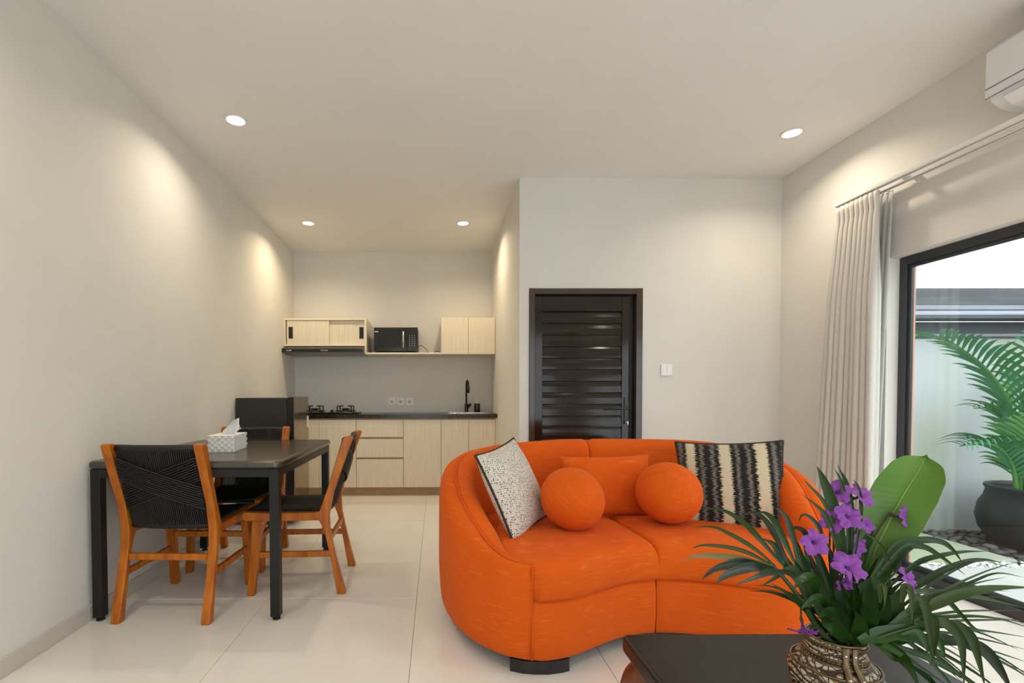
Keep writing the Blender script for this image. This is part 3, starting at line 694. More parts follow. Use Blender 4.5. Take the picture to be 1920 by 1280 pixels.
# front curve
fh = [(0,0),(-.09,-.012),(-.184,-.039),(-.298,-.096),(-.388,-.142),(-.454,-.166),(-.533,-.180),(-.578,-.174),(-.600,-.160),(-.615,-.140)]
fcl = resample(catmull([(x,y,0) for x,y in fh], 8), 41)
ccl = resample(catmull([(x,y,0) for x,y in fh[:-3]]+[(-.566,-.180,0)], 8), 41)
iidx = list(range(mid, 0, -1))
inner = [outer[i]+nrm[i]*(max(.02, (.035+.185*sstep(min(AL[i],LT-AL[i])/.55))-.012)) for i in iidx]
inner = resample(inner, 41)
for sg in (1, -1):
    mir = lambda v: Vector((v.x*sg, v.y, v.z))
    vs_ = [0,.012,.03,.055,.09,.14,.22,.34,.5,.7,.88,1]
    rows = []; NU = 41
    us = [0,.004,.01,.018,.03] + [.03+.92*k/32 for k in range(1,33)] + [.97,.982,.99,.996,1]
    def cv(c, u):
        x = u*40; i = min(39, int(x)); return c[i].lerp(c[i+1], x-i)
    for u in us:
        Fp, Bp = cv(ccl,u), cv(inner,u); row = []
        tn = (cv(ccl,min(1,u+.02))-cv(ccl,max(0,u-.02))).normalized(); on = Vector((-tn.y, tn.x, 0)); on = on if on.y < 0 else -on
        Ln = (Bp-Fp).length; cl = u*.66
        def drop(d, r): return 0 if d >= r else r-math.sqrt(max(0, r*r-(r-d)**2))
        ds = drop(cl, .028) + drop((1-u)*.64, .030)
        zt = .452 - .016*u**4; oo = 1-.5*u**8
        for z, off in ((.300,-.012),(.304,.006),(.322,.016),(.36,.020)): row.append(Fp+on*(off*oo if off > 0 else off)+Vector((.0015-0 if 0 else 0,0,z-(ds*.3 if z > .32 else 0))))
        for v in vs_:
            df = v*Ln; r_ = .055
            dz = drop(df, r_) if df < r_ else 0
            q = Fp.lerp(Bp, v) + on*(.018*oo*max(0,1-df/.05))
            row.append(q+Vector((0,0,zt+.018*math.sin(PI*min(1,v*.9+.05))*math.sin(PI*min(1,.15+u*.8))-dz-ds)))
        row.append(Bp+Vector((0,0,.31)))
        if u == 0: row = [v+Vector((-.0012,0,0)) for v in row]
        rows.append([mir(v) for v in row])
    g_ = MB().grid(rows); kk = len(rows[0]); g_.f.append(tuple(range(kk))); g_.f.append(tuple(range(len(g_.v)-kk, len(g_.v))))
    g_.build('seat_cushion', 'sofa_fabric', sf, smooth=True, clean=True)
    rows = []
    for k in range(41):
        p = fcl[k]; u = k/40; tn = (fcl[min(40,k+1)]-fcl[max(0,k-1)]).normalized(); on = Vector((-tn.y, tn.x, 0)); on = on if on.y < 0 else -on
        q = .006*max(0, 1-u/.03)**2
        base = [(-.05,.064),(-.012,.066),(-.003-q,.085),(.003-q,.15),(.004-q,.22),(-.001-q,.285),(-.012,.303),(-.06,.306)]
        e_ = Vector((-.0008 if k == 0 else 0, 0, 0))
        rows.append([mir(p+on*o_+Vector((0,0,z))+e_) for o_,z in base])
    MB().grid(rows).build('front_panel', 'sofa_fabric', sf, smooth=True, clean=True)
# underside board and feet
loop = [outer[i]+nrm[i]*.05 for i in range(0, NS, 2)] + [Vector((v.x*sg, v.y+.04, 0)) for sg, c in ((-1, fcl[::-1]), (1, fcl)) for v in c[::2]]
MB().prism([(v.x,v.y) for v in loop], .050, .066).build('underside', 'sofa_foot', sf, clean=True)
def footblock(path, wdt):
    m_ = MB(); A = []; B = []
    for i, p in enumerate(path):
        d = (path[min(i+1,len(path)-1)]-path[max(i-1,0)]).normalized(); n_ = Vector((d.y,-d.x,0))
        A.append((p.x,p.y)); B.append((p.x+n_.x*wdt,p.y+n_.y*wdt))
    m_.prism(A+B[::-1], 0, .052).build('foot', 'sofa_foot', sf, clean=True)
for sg in (-1, 1):
    q = [Vector((sg*x,y,0)) for x,y in ((-.665,-.112),(-.62,-.135),(-.57,-.146),(-.52,-.150),(-.46,-.142),(-.43,-.132))]
    footblock(q if sg < 0 else q[::-1], .09)
    q = [Vector((sg*x,y,0)) for x,y in ((-.80,.60),(-.75,.67),(-.68,.735),(-.60,.78))]
    footblock(q if sg < 0 else q[::-1], .08)

# ------------------------------------------------------------------ cushions
def cushion(name, label, w_, h_, th, fabric, mtx, pinch=.07, pipe=None, n=22, zfac=.5):
    t = thing(name, label, 'cushion'); t.matrix_world = mtx
    m_ = MB(); edge = []
    def P(u, v, s):
        x = u*w_/2*(1-pinch*(1-v*v)*abs(u)**2); y = v*h_/2*(1-pinch*(1-u*u)*abs(v)**2)
        f_ = ((1-abs(u)**2.6)*(1-abs(v)**2.6))
        return Vector((x, y, s*th/2*max(0,f_)**.55))
    q = [math.sin(PI/2*(-1+2*i/n)) for i in range(n+1)]
    for s in (1, -1):
        rows = [[P(u,v,s) for u in q] for v in (q if s > 0 else q[::-1])]
        m_.grid(rows)
    m_.build('cover', fabric, t, smooth=True, clean=True)
    if pipe:
        ring_ = [P(u,-1,1) for u in q[:-1]]+[P(1,v,1) for v in q[:-1]]+[P(u,1,1) for u in q[:0:-1]]+[P(-1,v,1) for v in q[:0:-1]]
        MB().ring(ring_, pipe[1], 6).build('piping', pipe[0], t, smooth=True)
    return t
def frame(center, right, up):
    r = Vector(right).normalized(); u = Vector(up); u = (u-r*u.dot(r)).normalized(); n_ = r.cross(u)
    m_ = Matrix.Identity(4)
    for i in range(3): m_[i][0] = r[i]; m_[i][1] = u[i]; m_[i][2] = n_[i]; m_[i][3] = center[i]
    return m_
# dotted: leans on the arm nearest the dining table
cushion('dotted_cushion', 'cream square cushion with small dark dots and black piping, leaning on the sofa arm', .43, .43, .15, 'dotted_fabric',
        frame((.375, 2.335, .648), (.50,.78,.10), (-.40,.12,.91)), pipe=('fabric_piping', .006))
cushion('striped_cushion', 'black and cream ragged-striped cushion at the curtain end of the sofa', .47, .44, .13, 'striped_fabric',
        frame((1.462, 2.385, .642), (.90,-.42,.05), (-.10,.28,.95)), pipe=('fabric_piping', .006))
cushion('lumbar_cushion', 'plain orange rectangular cushion propped behind the two ball cushions', .49, .32, .12, 'sofa_fabric',
        frame((.905, 2.545, .615), (.995,.05,.012), (-.01,.24,.96)))
def ball(label, c, r, eul):
    t = thing('ball_cushion', label, 'cushion', c, group='round ball cushions on the sofa'); t.rotation_euler = eul
    def fn(d):
        g_ = math.atan2(d[1], d[0]); k = abs(((g_/(PI/3))%1)-.5)*2
        s = math.sqrt(d[0]**2+d[1]**2)
        return 1-.020*math.exp(-((1-k)/.10)**2)*min(1,s*2)-.03*math.exp(-(s/.14)**2)
    MB().sphere((0,0,0), (r,r,r*.93), 96, 48, fn).build('cover', 'sofa_fabric', t, smooth=True)
    return t
ball('orange ball cushion resting on the seat beside the dotted cushion', (.640, 2.265, .606), .150, (.75,.35,.2))
ball('orange ball cushion resting on the seat beside the striped cushion', (1.135, 2.345, .616), .152, (.6,-.5,.6))

# ------------------------------------------------------------------ curtain, rail, air conditioner
cr_ = thing('curtain_rail', 'white double curtain rail fixed along the window wall', 'curtain rail', (2.62, 3.17, 2.325))
for x in (0, .078):
    MB().box(x-.019,x+.019,-4.6,0,-.010,.012).build('track', 'rail', cr_, bevel=.002)
    MB().box(x-.0012,x+.0012,-4.6,-.002,-.0115,-.0101).build('slot', 'black_matte', cr_)
for y in (-.40,-1.2,-2.0,-3.2,-4.3): MB().box(-.012,XR-2.62-.0005,y-.02,y+.02,.0125,.018).box(XR-2.62-.006,XR-2.62-.0005,y-.02,y+.02,-.03,.018).build('bracket', 'rail', cr_)
def drape(name, label, mat_, top, bot, z0, z1, x0, npl, amp, rnd, parts=True, extra=0, sol=.003):
    t = thing(name, label, 'curtain', (x0, 0, 0)); random.seed(rnd)
    NU_ = npl*12; ph = [random.uniform(-.5,.5) for _ in range(npl+1)]; am = [random.uniform(.65,1.2) for _ in range(npl+1)]
    zs = [z1, z1-.03, z1-.085, z1-.10, z1-.16, z1-.3, z1-.6, z1-1, z1-1.5, z0+.3, z0]
    rows = []
    for z in zs:
        v = (z1-z)/(z1-z0); row = []
        for k in range(NU_+1):
            u = k/NU_; i = min(npl-1, int(u*npl)); f_ = u*npl-i
            y = (top[0]+(top[1]-top[0])*u)*(1-v)+(bot[0]+(bot[1]-bot[0])*u)*v
            A = am[i]*(1-f_)+am[i+1]*f_; hd = .45 if v < .03 else (.30 if v < .05 else .45+.55*sstep((v-.05)/.25))
            x = amp*A*hd*math.sin(2*PI*u*npl+.6*(ph[i]*(1-f_)+ph[i+1]*f_)*v) + extra*v
            y += .012*math.sin(4*PI*u*npl)*hd
            row.append((x,y,z))
        rows.append(row)
    o = MB().grid(rows).build('fabric', mat_, t, smooth=True); md = o.modifiers.new('thickness','SOLIDIFY'); md.thickness = sol
    if parts:
        for k in range(npl):
            u = (k+.25)/npl; y = top[0]+(top[1]-top[0])*u
            MB().box(-.004,.004,y-.004,y+.004,z1,z1+.014).build('hook', 'white_plastic', t)
    return t
drape('curtain', 'thick greige pleated curtain gathered at the end of the window wall', 'curtain', (3.165,2.86), (3.31,2.86), .012, 2.299, 2.62, 9, .044, 3)
drape('sheer_curtain', 'narrow white sheer curtain bunched behind the thick curtain', 'sheer', (3.05,2.86), (3.04,2.945), .012, 2.299, 2.700, 5, .012, 8, sol=.001)
ac = thing('air_conditioner', 'white wall-mounted split air conditioner above the curtain rail', 'air conditioner', (XR-.0005, 2.246, 2.395))
prof = [(0,0),(-.085,-.002),(-.14,.012),(-.182,.045),(-.200,.085),(-.205,.10),(-.205,.265),(-.195,.283),(-.02,.285),(0,.285)]
o = MB().prism(prof, -.80, 0, 'y').build('case', 'ac_plastic', ac, bevel=.010, bseg=3)
MB().box(-.2105,-.206,-.797,-.003,.105,.266).build('front_panel', 'ac_plastic', ac, bevel=.004)
MB().prism([(-.2055,.060),(-.2065,.099),(-.203,.099),(-.2,.062)], -.80, 0, 'y').build('lower_band', 'ac_plastic', ac)
MB().prism([(-.093,-.009),(-.146,.004),(-.188,.040),(-.185,.044),(-.143,.010),(-.092,-.004)], -.75, -.055, 'y').build('air_flap', 'white_plastic', ac)
MB().box(-.2075,-.2066,-.8,0,.0995,.1025).build('gap_shade', 'pebble_grey', ac)  # dark strips paint the shade in the panel and flap gaps
MB().box(-.2072,-.2062,-.8,0,.0585,.0610).build('gap_shade', 'pebble_dark', ac)
MB().box(-.092,-.08,-.745,-.06,-.005,-.002).build('outlet_slot', 'black_matte', ac)

# ------------------------------------------------------------------ coffee table
CX0, CX1, CY0, CY1, CZ = .520, 1.245, .60, 1.350, .420
ctb = thing('coffee_table', 'low table with padded black leather top on curved red-brown legs', 'coffee table', ((CX0+CX1)/2, (CY0+CY1)/2, 0))
a, b = (CX1-CX0)/2, (CY1-CY0)/2; cc = .02; poly = []
for sx, sy, st in ((1,-1,-90),(1,1,0),(-1,1,90),(-1,-1,180)):
    for k in range(4):
        g_ = math.radians(st+k*30); poly.append((sx*(a-cc)+cc*math.cos(g_), sy*(b-cc)+cc*math.sin(g_)))
MB().prism(poly, CZ-.050, CZ).build('padded_top', 'coffee_leather', ctb, bevel=.014, bseg=4)
MB().box(-a+.05,a-.05,-b+.05,b-.05,CZ-.085,CZ-.0505).build('apron', 'redwood', ctb, bevel=.004)
for sx in (-1, 1):
    for sy in (-1, 1):
        pts = catmull([(sx*(a-.075),sy*(b-.075),CZ-.052),(sx*(a-.045),sy*(b-.045),CZ-.10),(sx*(a-.03),sy*(b-.03),CZ-.17),(sx*(a-.06),sy*(b-.06),.12),(sx*(a-.062),sy*(b-.062),.035),(sx*(a-.045),sy*(b-.045),.0)], 5)
        MB().tube(pts, [lerp_tab([(0,.04),(.25,.046),(.6,.030),(.85,.022),(1,.03)], i/(len(pts)-1)) for i in range(len(pts))], 12).build('leg', 'redwood', ctb, smooth=True)

# ------------------------------------------------------------------ vase and flowers
VX, VY = .822, .98
vz = CZ+.0005
vs = thing('vase', 'ornate brown and cream relief vase with metal straps on the coffee table', 'vase', (VX, VY, vz))
prof = [(.052,0),(.054,.006),(.068,.05),(.078,.085),(.080,.103),(.075,.118),(.063,.129),(.053,.137),(.0495,.15),(.0495,.168),(.052,.174),(.050,.177),(.046,.174),(.045,.14),(.055,.11),(.045,.03),(.0001,.02)]
MB().lathe(prof, 48).build('body', 'vase_relief', vs, smooth=True)
for z, r in ((.136,.0545),(.145,.051),(.170,.0515),(.177,.0495),(.121,.0745),(.060,.0715)):
    MB().ring([(r*math.cos(2*PI*k/40), r*math.sin(2*PI*k/40), z) for k in range(40)], .0026).build('band', 'vase_brass', vs, smooth=True)
bd_ = MB()
for z, r in ((.1405,.0530),(.1655,.0510)):
    for k in range(46): bd_.sphere((r*math.cos(2*PI*k/46), r*math.sin(2*PI*k/46), z), .0026, 6, 4)
tag(bd_.build('beading', 'vase_brass', vs, smooth=True), 'rows of tiny metal beads', kind='stuff')
for ang in (-112, -95, 70, 88):
    g_ = math.radians(ang); c, s = math.cos(g_), math.sin(g_)
    rows = []
    for r, z in ((.0525,.176),(.0525,.150),(.057,.139),(.067,.130),(.0785,.119),(.083,.104),(.081,.085),(.071,.05),(.056,.01)):
        rows.append([(r*c-s*q, r*s+c*q, z) for q in (-.0055,0,.0055)])
    o = MB().grid(rows).build('strap', 'vase_brass', vs, smooth=True); md = o.modifiers.new('thickness','SOLIDIFY'); md.thickness = .004
    for r, z in ((.0545,.160),(.077,.124),(.0845,.100),(.080,.075)):
        MB().sphere((r*c, r*s, z), .0034, 8, 6).build('stud', 'steel', o, smooth=True)

MOUTH = Vector((VX, VY, vz+.165))
def ribbon(pts, wid, fold=.25, n=5, tip=.0, base=.35, normal=None):
    """tapered, V-folded leaf blade along a list of points; thin but two-sided"""
    P = catmull(pts, n); L_ = len(P); rows = []; up0 = normal
    for i, p in enumerate(P):
        t_ = (P[min(i+1,L_-1)]-P[max(i-1,0)]).normalized()
        toc = (CAM-p).normalized() if normal is None else Vector(normal)
        side = t_.cross(toc)
        if side.length < 1e-4: side = t_.orthogonal()
        side.normalize(); nn = side.cross(t_).normalized()
        u = i/(L_-1)
        w_ = wid*.5*max(.03, min(1, base+(1-base)*u/.3) if u < .3 else (1-((u-.3)/.7)**1.7*(1-tip)))
        rows.append([p-side*w_+nn*(w_*fold), p-side*w_*.5+nn*(w_*fold*.42), p, p+side*w_*.5+nn*(w_*fold*.42), p+side*w_+nn*(w_*fold)])
    return MB().grid(rows)
def blades(name, label, mats, lst, Yb, rachis=None, group='cut palm fronds in the vase', rmat='stem_green', rr=(.004,.0015)):
    t = thing(name, label, 'palm frond', MOUTH, group=None)
    inv = MOUTH
    if rachis:
        pts = catmull([at(x,y,Y)-inv for x,y,Y in rachis], 6)
        MB().tube(pts, [rr[0]+(rr[1]-rr[0])*i/(len(pts)-1) for i in range(len(pts))], 7).build('stalk', rmat, t, smooth=True)
    for k, (w_, dy, ml, pts) in enumerate(lst):
        n_ = len(pts); Q = [at(x, y, Yb+dy*(i/(n_-1)))for i, (x, y) in enumerate(pts)]
        base = Q[0]
        mb = ribbon(Q, w_); mb.v = [tuple(Vector(v)-inv) for v in mb.v]
        mb.build('leaflet', ml or mats, t, smooth=True)
    return t
MO = (1585,1207)
Lf = [(.012,.10,None,[(1470,1062),(1420,1005),(1392,977),(1355,956),(1317,952)]),
 (.012,.14,'leaf_grey',[(1480,1060),(1455,1007),(1435,975),(1412,960),(1380,972)]),
 (.013,.06,None,[(1490,1055),(1470,1012),(1452,977),(1436,962),(1420,959)]),
 (.012,.02,'leaf_grey',[(1495,1040),(1485,1000),(1472,965),(1452,951)]),
 (.009,.10,'leaf_olive',[(1455,1062),(1410,1025),(1367,1000),(1335,987),(1295,989)]),
 (.009,.05,'leaf_olive',[(1453,1063),(1405,1037),(1362,1025),(1317,1022),(1295,1029)]),
 (.013,-.04,'leaf_tan',[(1450,1062),(1392,1047),(1342,1042),(1305,1042),(1282,1052)]),
 (.018,-.06,'leaf_grey',[(1453,1066),(1400,1055),(1362,1060),(1335,1070),(1315,1087)]),
 (.019,-.10,'leaf_grey',[(1456,1072),(1417,1062),(1380,1070),(1355,1082),(1342,1095)]),
 (.014,-.12,'leaf_grey',[(1480,1072),(1442,1072),(1420,1080),(1377,1097)]),
 (.012,.02,'leaf_olive',[(1500,1090),(1492,1066),(1475,1068),(1450,1085),(1425,1100)]),
 (.020,-.05,None,[(1532,1120),(1524,1085),(1505,1084),(1487,1105)]),
 (.019,-.06,None,[(1552,1140),(1537,1122),(1520,1128),(1502,1141)]),
 (.017,-.07,None,[(1580,1160),(1560,1146),(1545,1150),(1532,1160)]),
 (.020,.05,None,[(1520,1140),(1500,1090),(1470,1050),(1450,1020),(1425,1008)]),
 (.022,.06,None,[(1540,1160),(1525,1110),(1505,1060),(1492,1020),(1480,990)]),
 (.024,.04,None,[(1555,1170),(1540,1110),(1520,1055),(1505,1010)])]
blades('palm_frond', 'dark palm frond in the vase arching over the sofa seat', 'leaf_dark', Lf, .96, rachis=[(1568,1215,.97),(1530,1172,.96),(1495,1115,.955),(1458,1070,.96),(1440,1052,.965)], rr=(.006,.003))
random.seed(77)
def spray(n, a0, a1, l0, l1, w0, w1, org, droop, mats):
    out = []
    for k in range(n):
        a_ = math.radians(a0+(a1-a0)*(k+random.random()*.8)/n); L_ = random.uniform(l0, l1); ox, oy = org[0]+random.uniform(-14,14), org[1]+random.uniform(-12,6)
        dx, dy = math.cos(a_), -math.sin(a_); dr = droop*random.uniform(.5,1.2)
        out.append((random.uniform(w0, w1), random.uniform(-.10,.10), random.choice(mats), [(ox+dx*L_*t_, oy+dy*L_*t_+dr*L_*t_**2.6) for t_ in (0,.25,.5,.75,1)]))
    return out
Lf2 = spray(11, 105, 146, 110, 220, .006, .012, (1560,1180), .30, [None,'leaf_grey',None])
blades('palm_frond', 'thin dark blades in the vase fanning out below the sofa-side flowers', 'leaf_dark', Lf2, .985, rachis=[(1575,1214,.985),(1566,1190,.985),(1560,1172,.985)])
Rf2 = spray(22, -38, 42, 150, 330, .004, .009, (1655,1172), .22, [None,'leaf_olive',None])
blades('palm_frond', 'thin long blades in the vase fanning out over the floor by the window', 'leaf_dark', Rf2, .955, rachis=[(1600,1214,.96),(1630,1192,.957),(1658,1174,.955)])
Cf2 = spray(16, 48, 112, 70, 150, .008, .015, (1610,1178), .10, [None])
blades('palm_frond', 'short upright dark blades packed in the middle of the vase', 'leaf_dark', Cf2, .975, rachis=[(1595,1214,.975),(1602,1190,.975),(1608,1172,.975)])
Uf = [(.008,.03,'leaf_grey',[(1545,1030),(1537,992),(1520,970),(1505,965),(1496,980)]),
 (.010,.03,'leaf_grey',[(1530,1050),(1512,1003),(1500,991),(1488,990),(1484,998)]),
 (.009,.02,'leaf_olive',[(1578,1060),(1560,995),(1545,962),(1525,943),(1502,925)]),
 (.008,.03,'leaf_olive',[(1580,1050),(1560,975),(1542,937),(1517,910),(1508,898)]),
 (.022,.02,None,[(1588,1080),(1572,990),(1556,930),(1542,895),(1532,874)]),
 (.008,.02,None,[(1592,1060),(1588,960),(1578,905),(1564,877)]),
 (.007,.02,None,[(1594,1060),(1592,960),(1582,900),(1569,868)]),
 (.008,.02,None,[(1596,1060),(1598,960),(1588,905),(1574,879)]),
 (.007,.02,None,[(1600,1060),(1614,960),(1610,915),(1599,898)]),
 (.018,.03,None,[(1570,1170),(1555,1110),(1540,1060),(1528,1030),(1515,1012)]),
 (.018,.02,None,[(1575,1170),(1568,1110),(1560,1050),(1548,1010)]),
 (.018,.04,None,[(1600,1150),(1612,1060),(1630,1000),(1640,985)]),
 (.009,-.04,'leaf_olive',[(1640,1130),(1662,1090),(1664,1050),(1645,1015),(1602,988)])]
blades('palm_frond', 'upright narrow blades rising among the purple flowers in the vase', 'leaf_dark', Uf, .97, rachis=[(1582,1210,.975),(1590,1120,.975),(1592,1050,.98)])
Rf = [(.014,.0,None,[(1640,1075),(1682,1022),(1729,1012),(1764,1015),(1787,1031),(1806,1057)]),
 (.013,-.02,None,[(1645,1080),(1694,1029),(1729,1024),(1764,1043),(1811,1078)]),
 (.010,.04,None,[(1650,1070),(1680,1035),(1712,1020),(1762,1002)]),
 (.010,.0,None,[(1655,1110),(1717,1057),(1764,1041),(1806,1034),(1853,1033)]),
 (.013,.02,None,[(1665,1120),(1712,1102),(1764,1071),(1811,1053),(1846,1049),(1877,1054)]),
 (.018,.05,'leaf_olive',[(1632,1090),(1665,1040),(1700,1020),(1745,1012)]),
 (.026,.03,None,[(1620,1140),(1655,1070),(1690,1035),(1720,1022)]),
 (.024,.05,None,[(1615,1150),(1640,1080),(1668,1040),(1690,1028)])]
blades('palm_frond', 'dark palm frond in the vase reaching towards the window', 'leaf_dark', Rf, .95, rachis=[(1600,1212,.965),(1640,1120,.955),(1690,1060,.95)])
Rg = [(.006,.0,None,[(1700,1150),(1776,1111),(1823,1090),(1870,1074),(1925,1083)]),
 (.020,-.03,'leaf_olive',[(1690,1165),(1731,1142),(1787,1118),(1834,1106),(1881,1101),(1945,1101)]),
 (.006,.0,'leaf_olive',[(1700,1160),(1741,1153),(1811,1145),(1930,1144)]),
 (.006,.02,'leaf_olive',[(1700,1170),(1752,1165),(1834,1162),(1935,1162)]),
 (.005,.03,None,[(1720,1172),(1801,1178),(1860,1184),(1935,1196)]),
 (.005,.02,None,[(1720,1180),(1811,1191),(1935,1220)]),
 (.005,.0,None,[(1720,1185),(1834,1212),(1935,1244)]),
 (.007,-.02,None,[(1700,1185),(1811,1210),(1858,1233),(1935,1264)]),
 (.010,-.02,None,[(1690,1160),(1740,1140),(1775,1128),(1800,1150),(1828,1178),(1856,1182)]),
 (.012,.03,'leaf_olive',[(1690,1110),(1730,1108),(1790,1112),(1850,1122),(1930,1142)]),
 (.022,-.02,None,[(1640,1195),(1690,1165),(1720,1140),(1740,1118),(1765,1108)]),
 (.022,-.02,None,[(1620,1200),(1680,1190),(1740,1198),(1800,1204),(1830,1212)]),
 (.030,-.02,None,[(1610,1200),(1650,1190),(1700,1180),(1745,1172)])]
blades('palm_frond', 'long green palm frond in the vase spreading over the floor beside the table', 'leaf_dark', Rg, .93, rachis=[(1602,1214,.96),(1660,1180,.94),(1730,1158,.93)])
Df = [(.016,-.02,'leaf_olive',[(1700,1150),(1722,1122),(1736,1140),(1743,1185),(1753,1245)]),
 (.016,-.02,'leaf_olive',[(1715,1165),(1745,1155),(1752,1180),(1748,1225),(1744,1250)]),
 (.020,-.03,'leaf_olive',[(1715,1170),(1764,1165),(1792,1184),(1804,1214),(1808,1290)]),
 (.020,-.03,'leaf_olive',[(1730,1175),(1785,1170),(1818,1191),(1832,1226),(1848,1292)]),
 (.024,-.04,'leaf_grey',[(1760,1195),(1812,1205),(1848,1221),(1876,1257),(1900,1300)]),
 (.010,-.02,'leaf_olive',[(1650,1130),(1652,1100),(1660,1105),(1658,1140)]),
 (.014,-.02,'leaf_olive',[(1690,1130),(1698,1100),(1708,1112),(1711,1168)]),
 (.012,-.02,None,[(1690,1190),(1722,1185),(1735,1205),(1741,1232)]),
 (.012,-.02,None,[(1720,1190),(1755,1195),(1766,1215),(1772,1236)])]
blades('palm_frond', 'olive palm frond in the vase with drooping folded tips', 'leaf_dark', Df, .91, rachis=[(1600,1214,.95),(1655,1192,.92),(1720,1172,.91)])
Gf = [(.014,-.05,None,[(1630,1190),(1660,1205),(1680,1228),(1696,1252)]),
 (.012,-.08,None,[(1625,1195),(1661,1210),(1712,1242),(1785,1290)]),
 (.020,-.10,None,[(1640,1195),(1682,1222),(1705,1250),(1726,1295)]),
 (.014,-.08,None,[(1650,1200),(1741,1233),(1799,1264),(1850,1295)]),
 (.014,-.10,None,[(1650,1205),(1700,1235),(1745,1275),(1765,1298)]),
 (.010,-.06,None,[(1620,1195),(1650,1210),(1675,1235),(1690,1240)])]
blades('palm_frond', 'low palm frond in the vase hanging over the table edge', 'leaf_dark', Gf, .94, rachis=[(1598,1215,.955),(1630,1198,.95),(1665,1208,.945)])
Cf = [(.050,-.02,None,[(1622,1200),(1618,1150),(1622,1110),(1632,1082)]),
 (.030,-.02,None,[(1640,1195),(1652,1150),(1656,1115),(1658,1095)]),
 (.034,-.02,None,[(1645,1200),(1670,1160),(1682,1125),(1690,1100)]),
 (.034,-.02,None,[(1650,1200),(1690,1175),(1715,1150),(1730,1128)]),
 (.040,.02,None,[(1600,1200),(1590,1150),(1580,1110),(1575,1085)]),
 (.040,.03,None,[(1590,1200),(1570,1160),(1552,1130),(1540,1110)]),
 (.034,.03,None,[(1612,1200),(1608,1140),(1604,1090),(1606,1060)]),
 (.034,-.03,None,[(1640,1205),(1670,1195),(1700,1190),(1735,1178)]),
 (.030,-.04,'leaf_dark',[(1585,1205),(1570,1180),(1550,1165),(1545,1150)]),
 (.030,-.04,None,[(1600,1210),(1612,1190),(1612,1165),(1604,1145)])]
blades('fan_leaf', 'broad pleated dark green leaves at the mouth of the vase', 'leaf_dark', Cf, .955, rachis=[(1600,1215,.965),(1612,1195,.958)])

# big leaf
bl = thing('broad_leaf', 'single large bright green pointed leaf standing in the vase', 'leaf', MOUTH)
mid_ = [at(1628,1090,1.0),at(1640,1035,1.005),at(1664,985,1.01),at(1692,930,1.015),at(1722,882,1.03),at(1737,853,1.05)]
P = catmull(mid_, 8); rows = []
for i, p in enumerate(P):
    u = i/(len(P)-1); t_ = (P[min(i+1,len(P)-1)]-P[max(i-1,0)]).normalized()
    sd_ = t_.cross(CAM-p).normalized(); nn = sd_.cross(t_).normalized()
    w_ = lerp_tab([(0,.010),(.1,.026),(.25,.041),(.45,.050),(.62,.051),(.76,.045),(.86,.031),(.91,.018),(.945,.007),(.97,.003),(1,.0004)], u)
    rows.append([p+sd_*(w_*q)+nn*(w_*(.30*abs(q)**1.5)-.004*math.sin(9*u+q*3)*abs(q))-MOUTH for q in (-1,-.75,-.5,-.25,0,.25,.5,.75,1)])
MB().grid(rows).build('blade', 'big_leaf', bl, smooth=True)
MB().tube([p-MOUTH+ (CAM-p).normalized()*.0006 for p in P], [.0030*(1-i/len(P))+.0004 for i in range(len(P))], 6).build('midrib', 'midrib', bl, smooth=True)
MB().tube(catmull([at(1600,1212,.975)-MOUTH, at(1612,1150,.985)-MOUTH, mid_[0]-MOUTH], 6), .0032, 7).build('stalk', 'stem_green', bl, smooth=True)

# flowers
def flower(px, py, Y, face, R, seed, label, base=None, bend=None):
    random.seed(seed); c = at(px, py, Y); t = thing('purple_flower', label, 'flower', c, group='purple flowers in the vase')
    f_ = Vector(face).normalized(); a_ = f_.orthogonal().normalized(); b_ = f_.cross(a_); ph = random.uniform(0, 6)
    rows = []; NP = 50
    for q, (rr_, zz) in enumerate(((.05,-.85),(.07,-.6),(.10,-.35),(.20,-.14),(.45,-.03),(.75,.015),(1,-.03))):
        row = []
        for k in range(NP+1):
            g_ = 2*PI*k/NP; l5 = .5+.5*math.cos(5*g_)
            r_ = R*rr_*(1-(.26*(1-l5)**1.5)*rr_ + (.035*math.sin(15*g_+seed)*rr_**3)); z = R*(zz+.16*rr_**2*math.sin(10*g_+seed)*.5+.10*rr_**2*math.cos(2*g_+seed))
            row.append(a_*(r_*math.cos(g_+ph))+b_*(r_*math.sin(g_+ph))+f_*z)
        rows.append(row)
    co = MB().grid(rows[2:]).build('corolla', 'petal', t, smooth=True)
    MB().grid(rows[:3]).build('flower_tube', 'throat', t, smooth=True)
    MB().sphere(tuple(f_*(-R*.30)), R*.13, 8, 6).build('throat', 'throat', t, smooth=True)
    e = -f_*(R*.85); m0 = (base or MOUTH)-c
    MB().tube(catmull([e*.75, e*1.25, (e*1.3).lerp(m0,.35)+Vector((0,.006,.012)), (e).lerp(m0,.7), m0], 5), [.0030]*5+[.0018]*16, 6).build('stem', 'stem_brown', t, smooth=True)
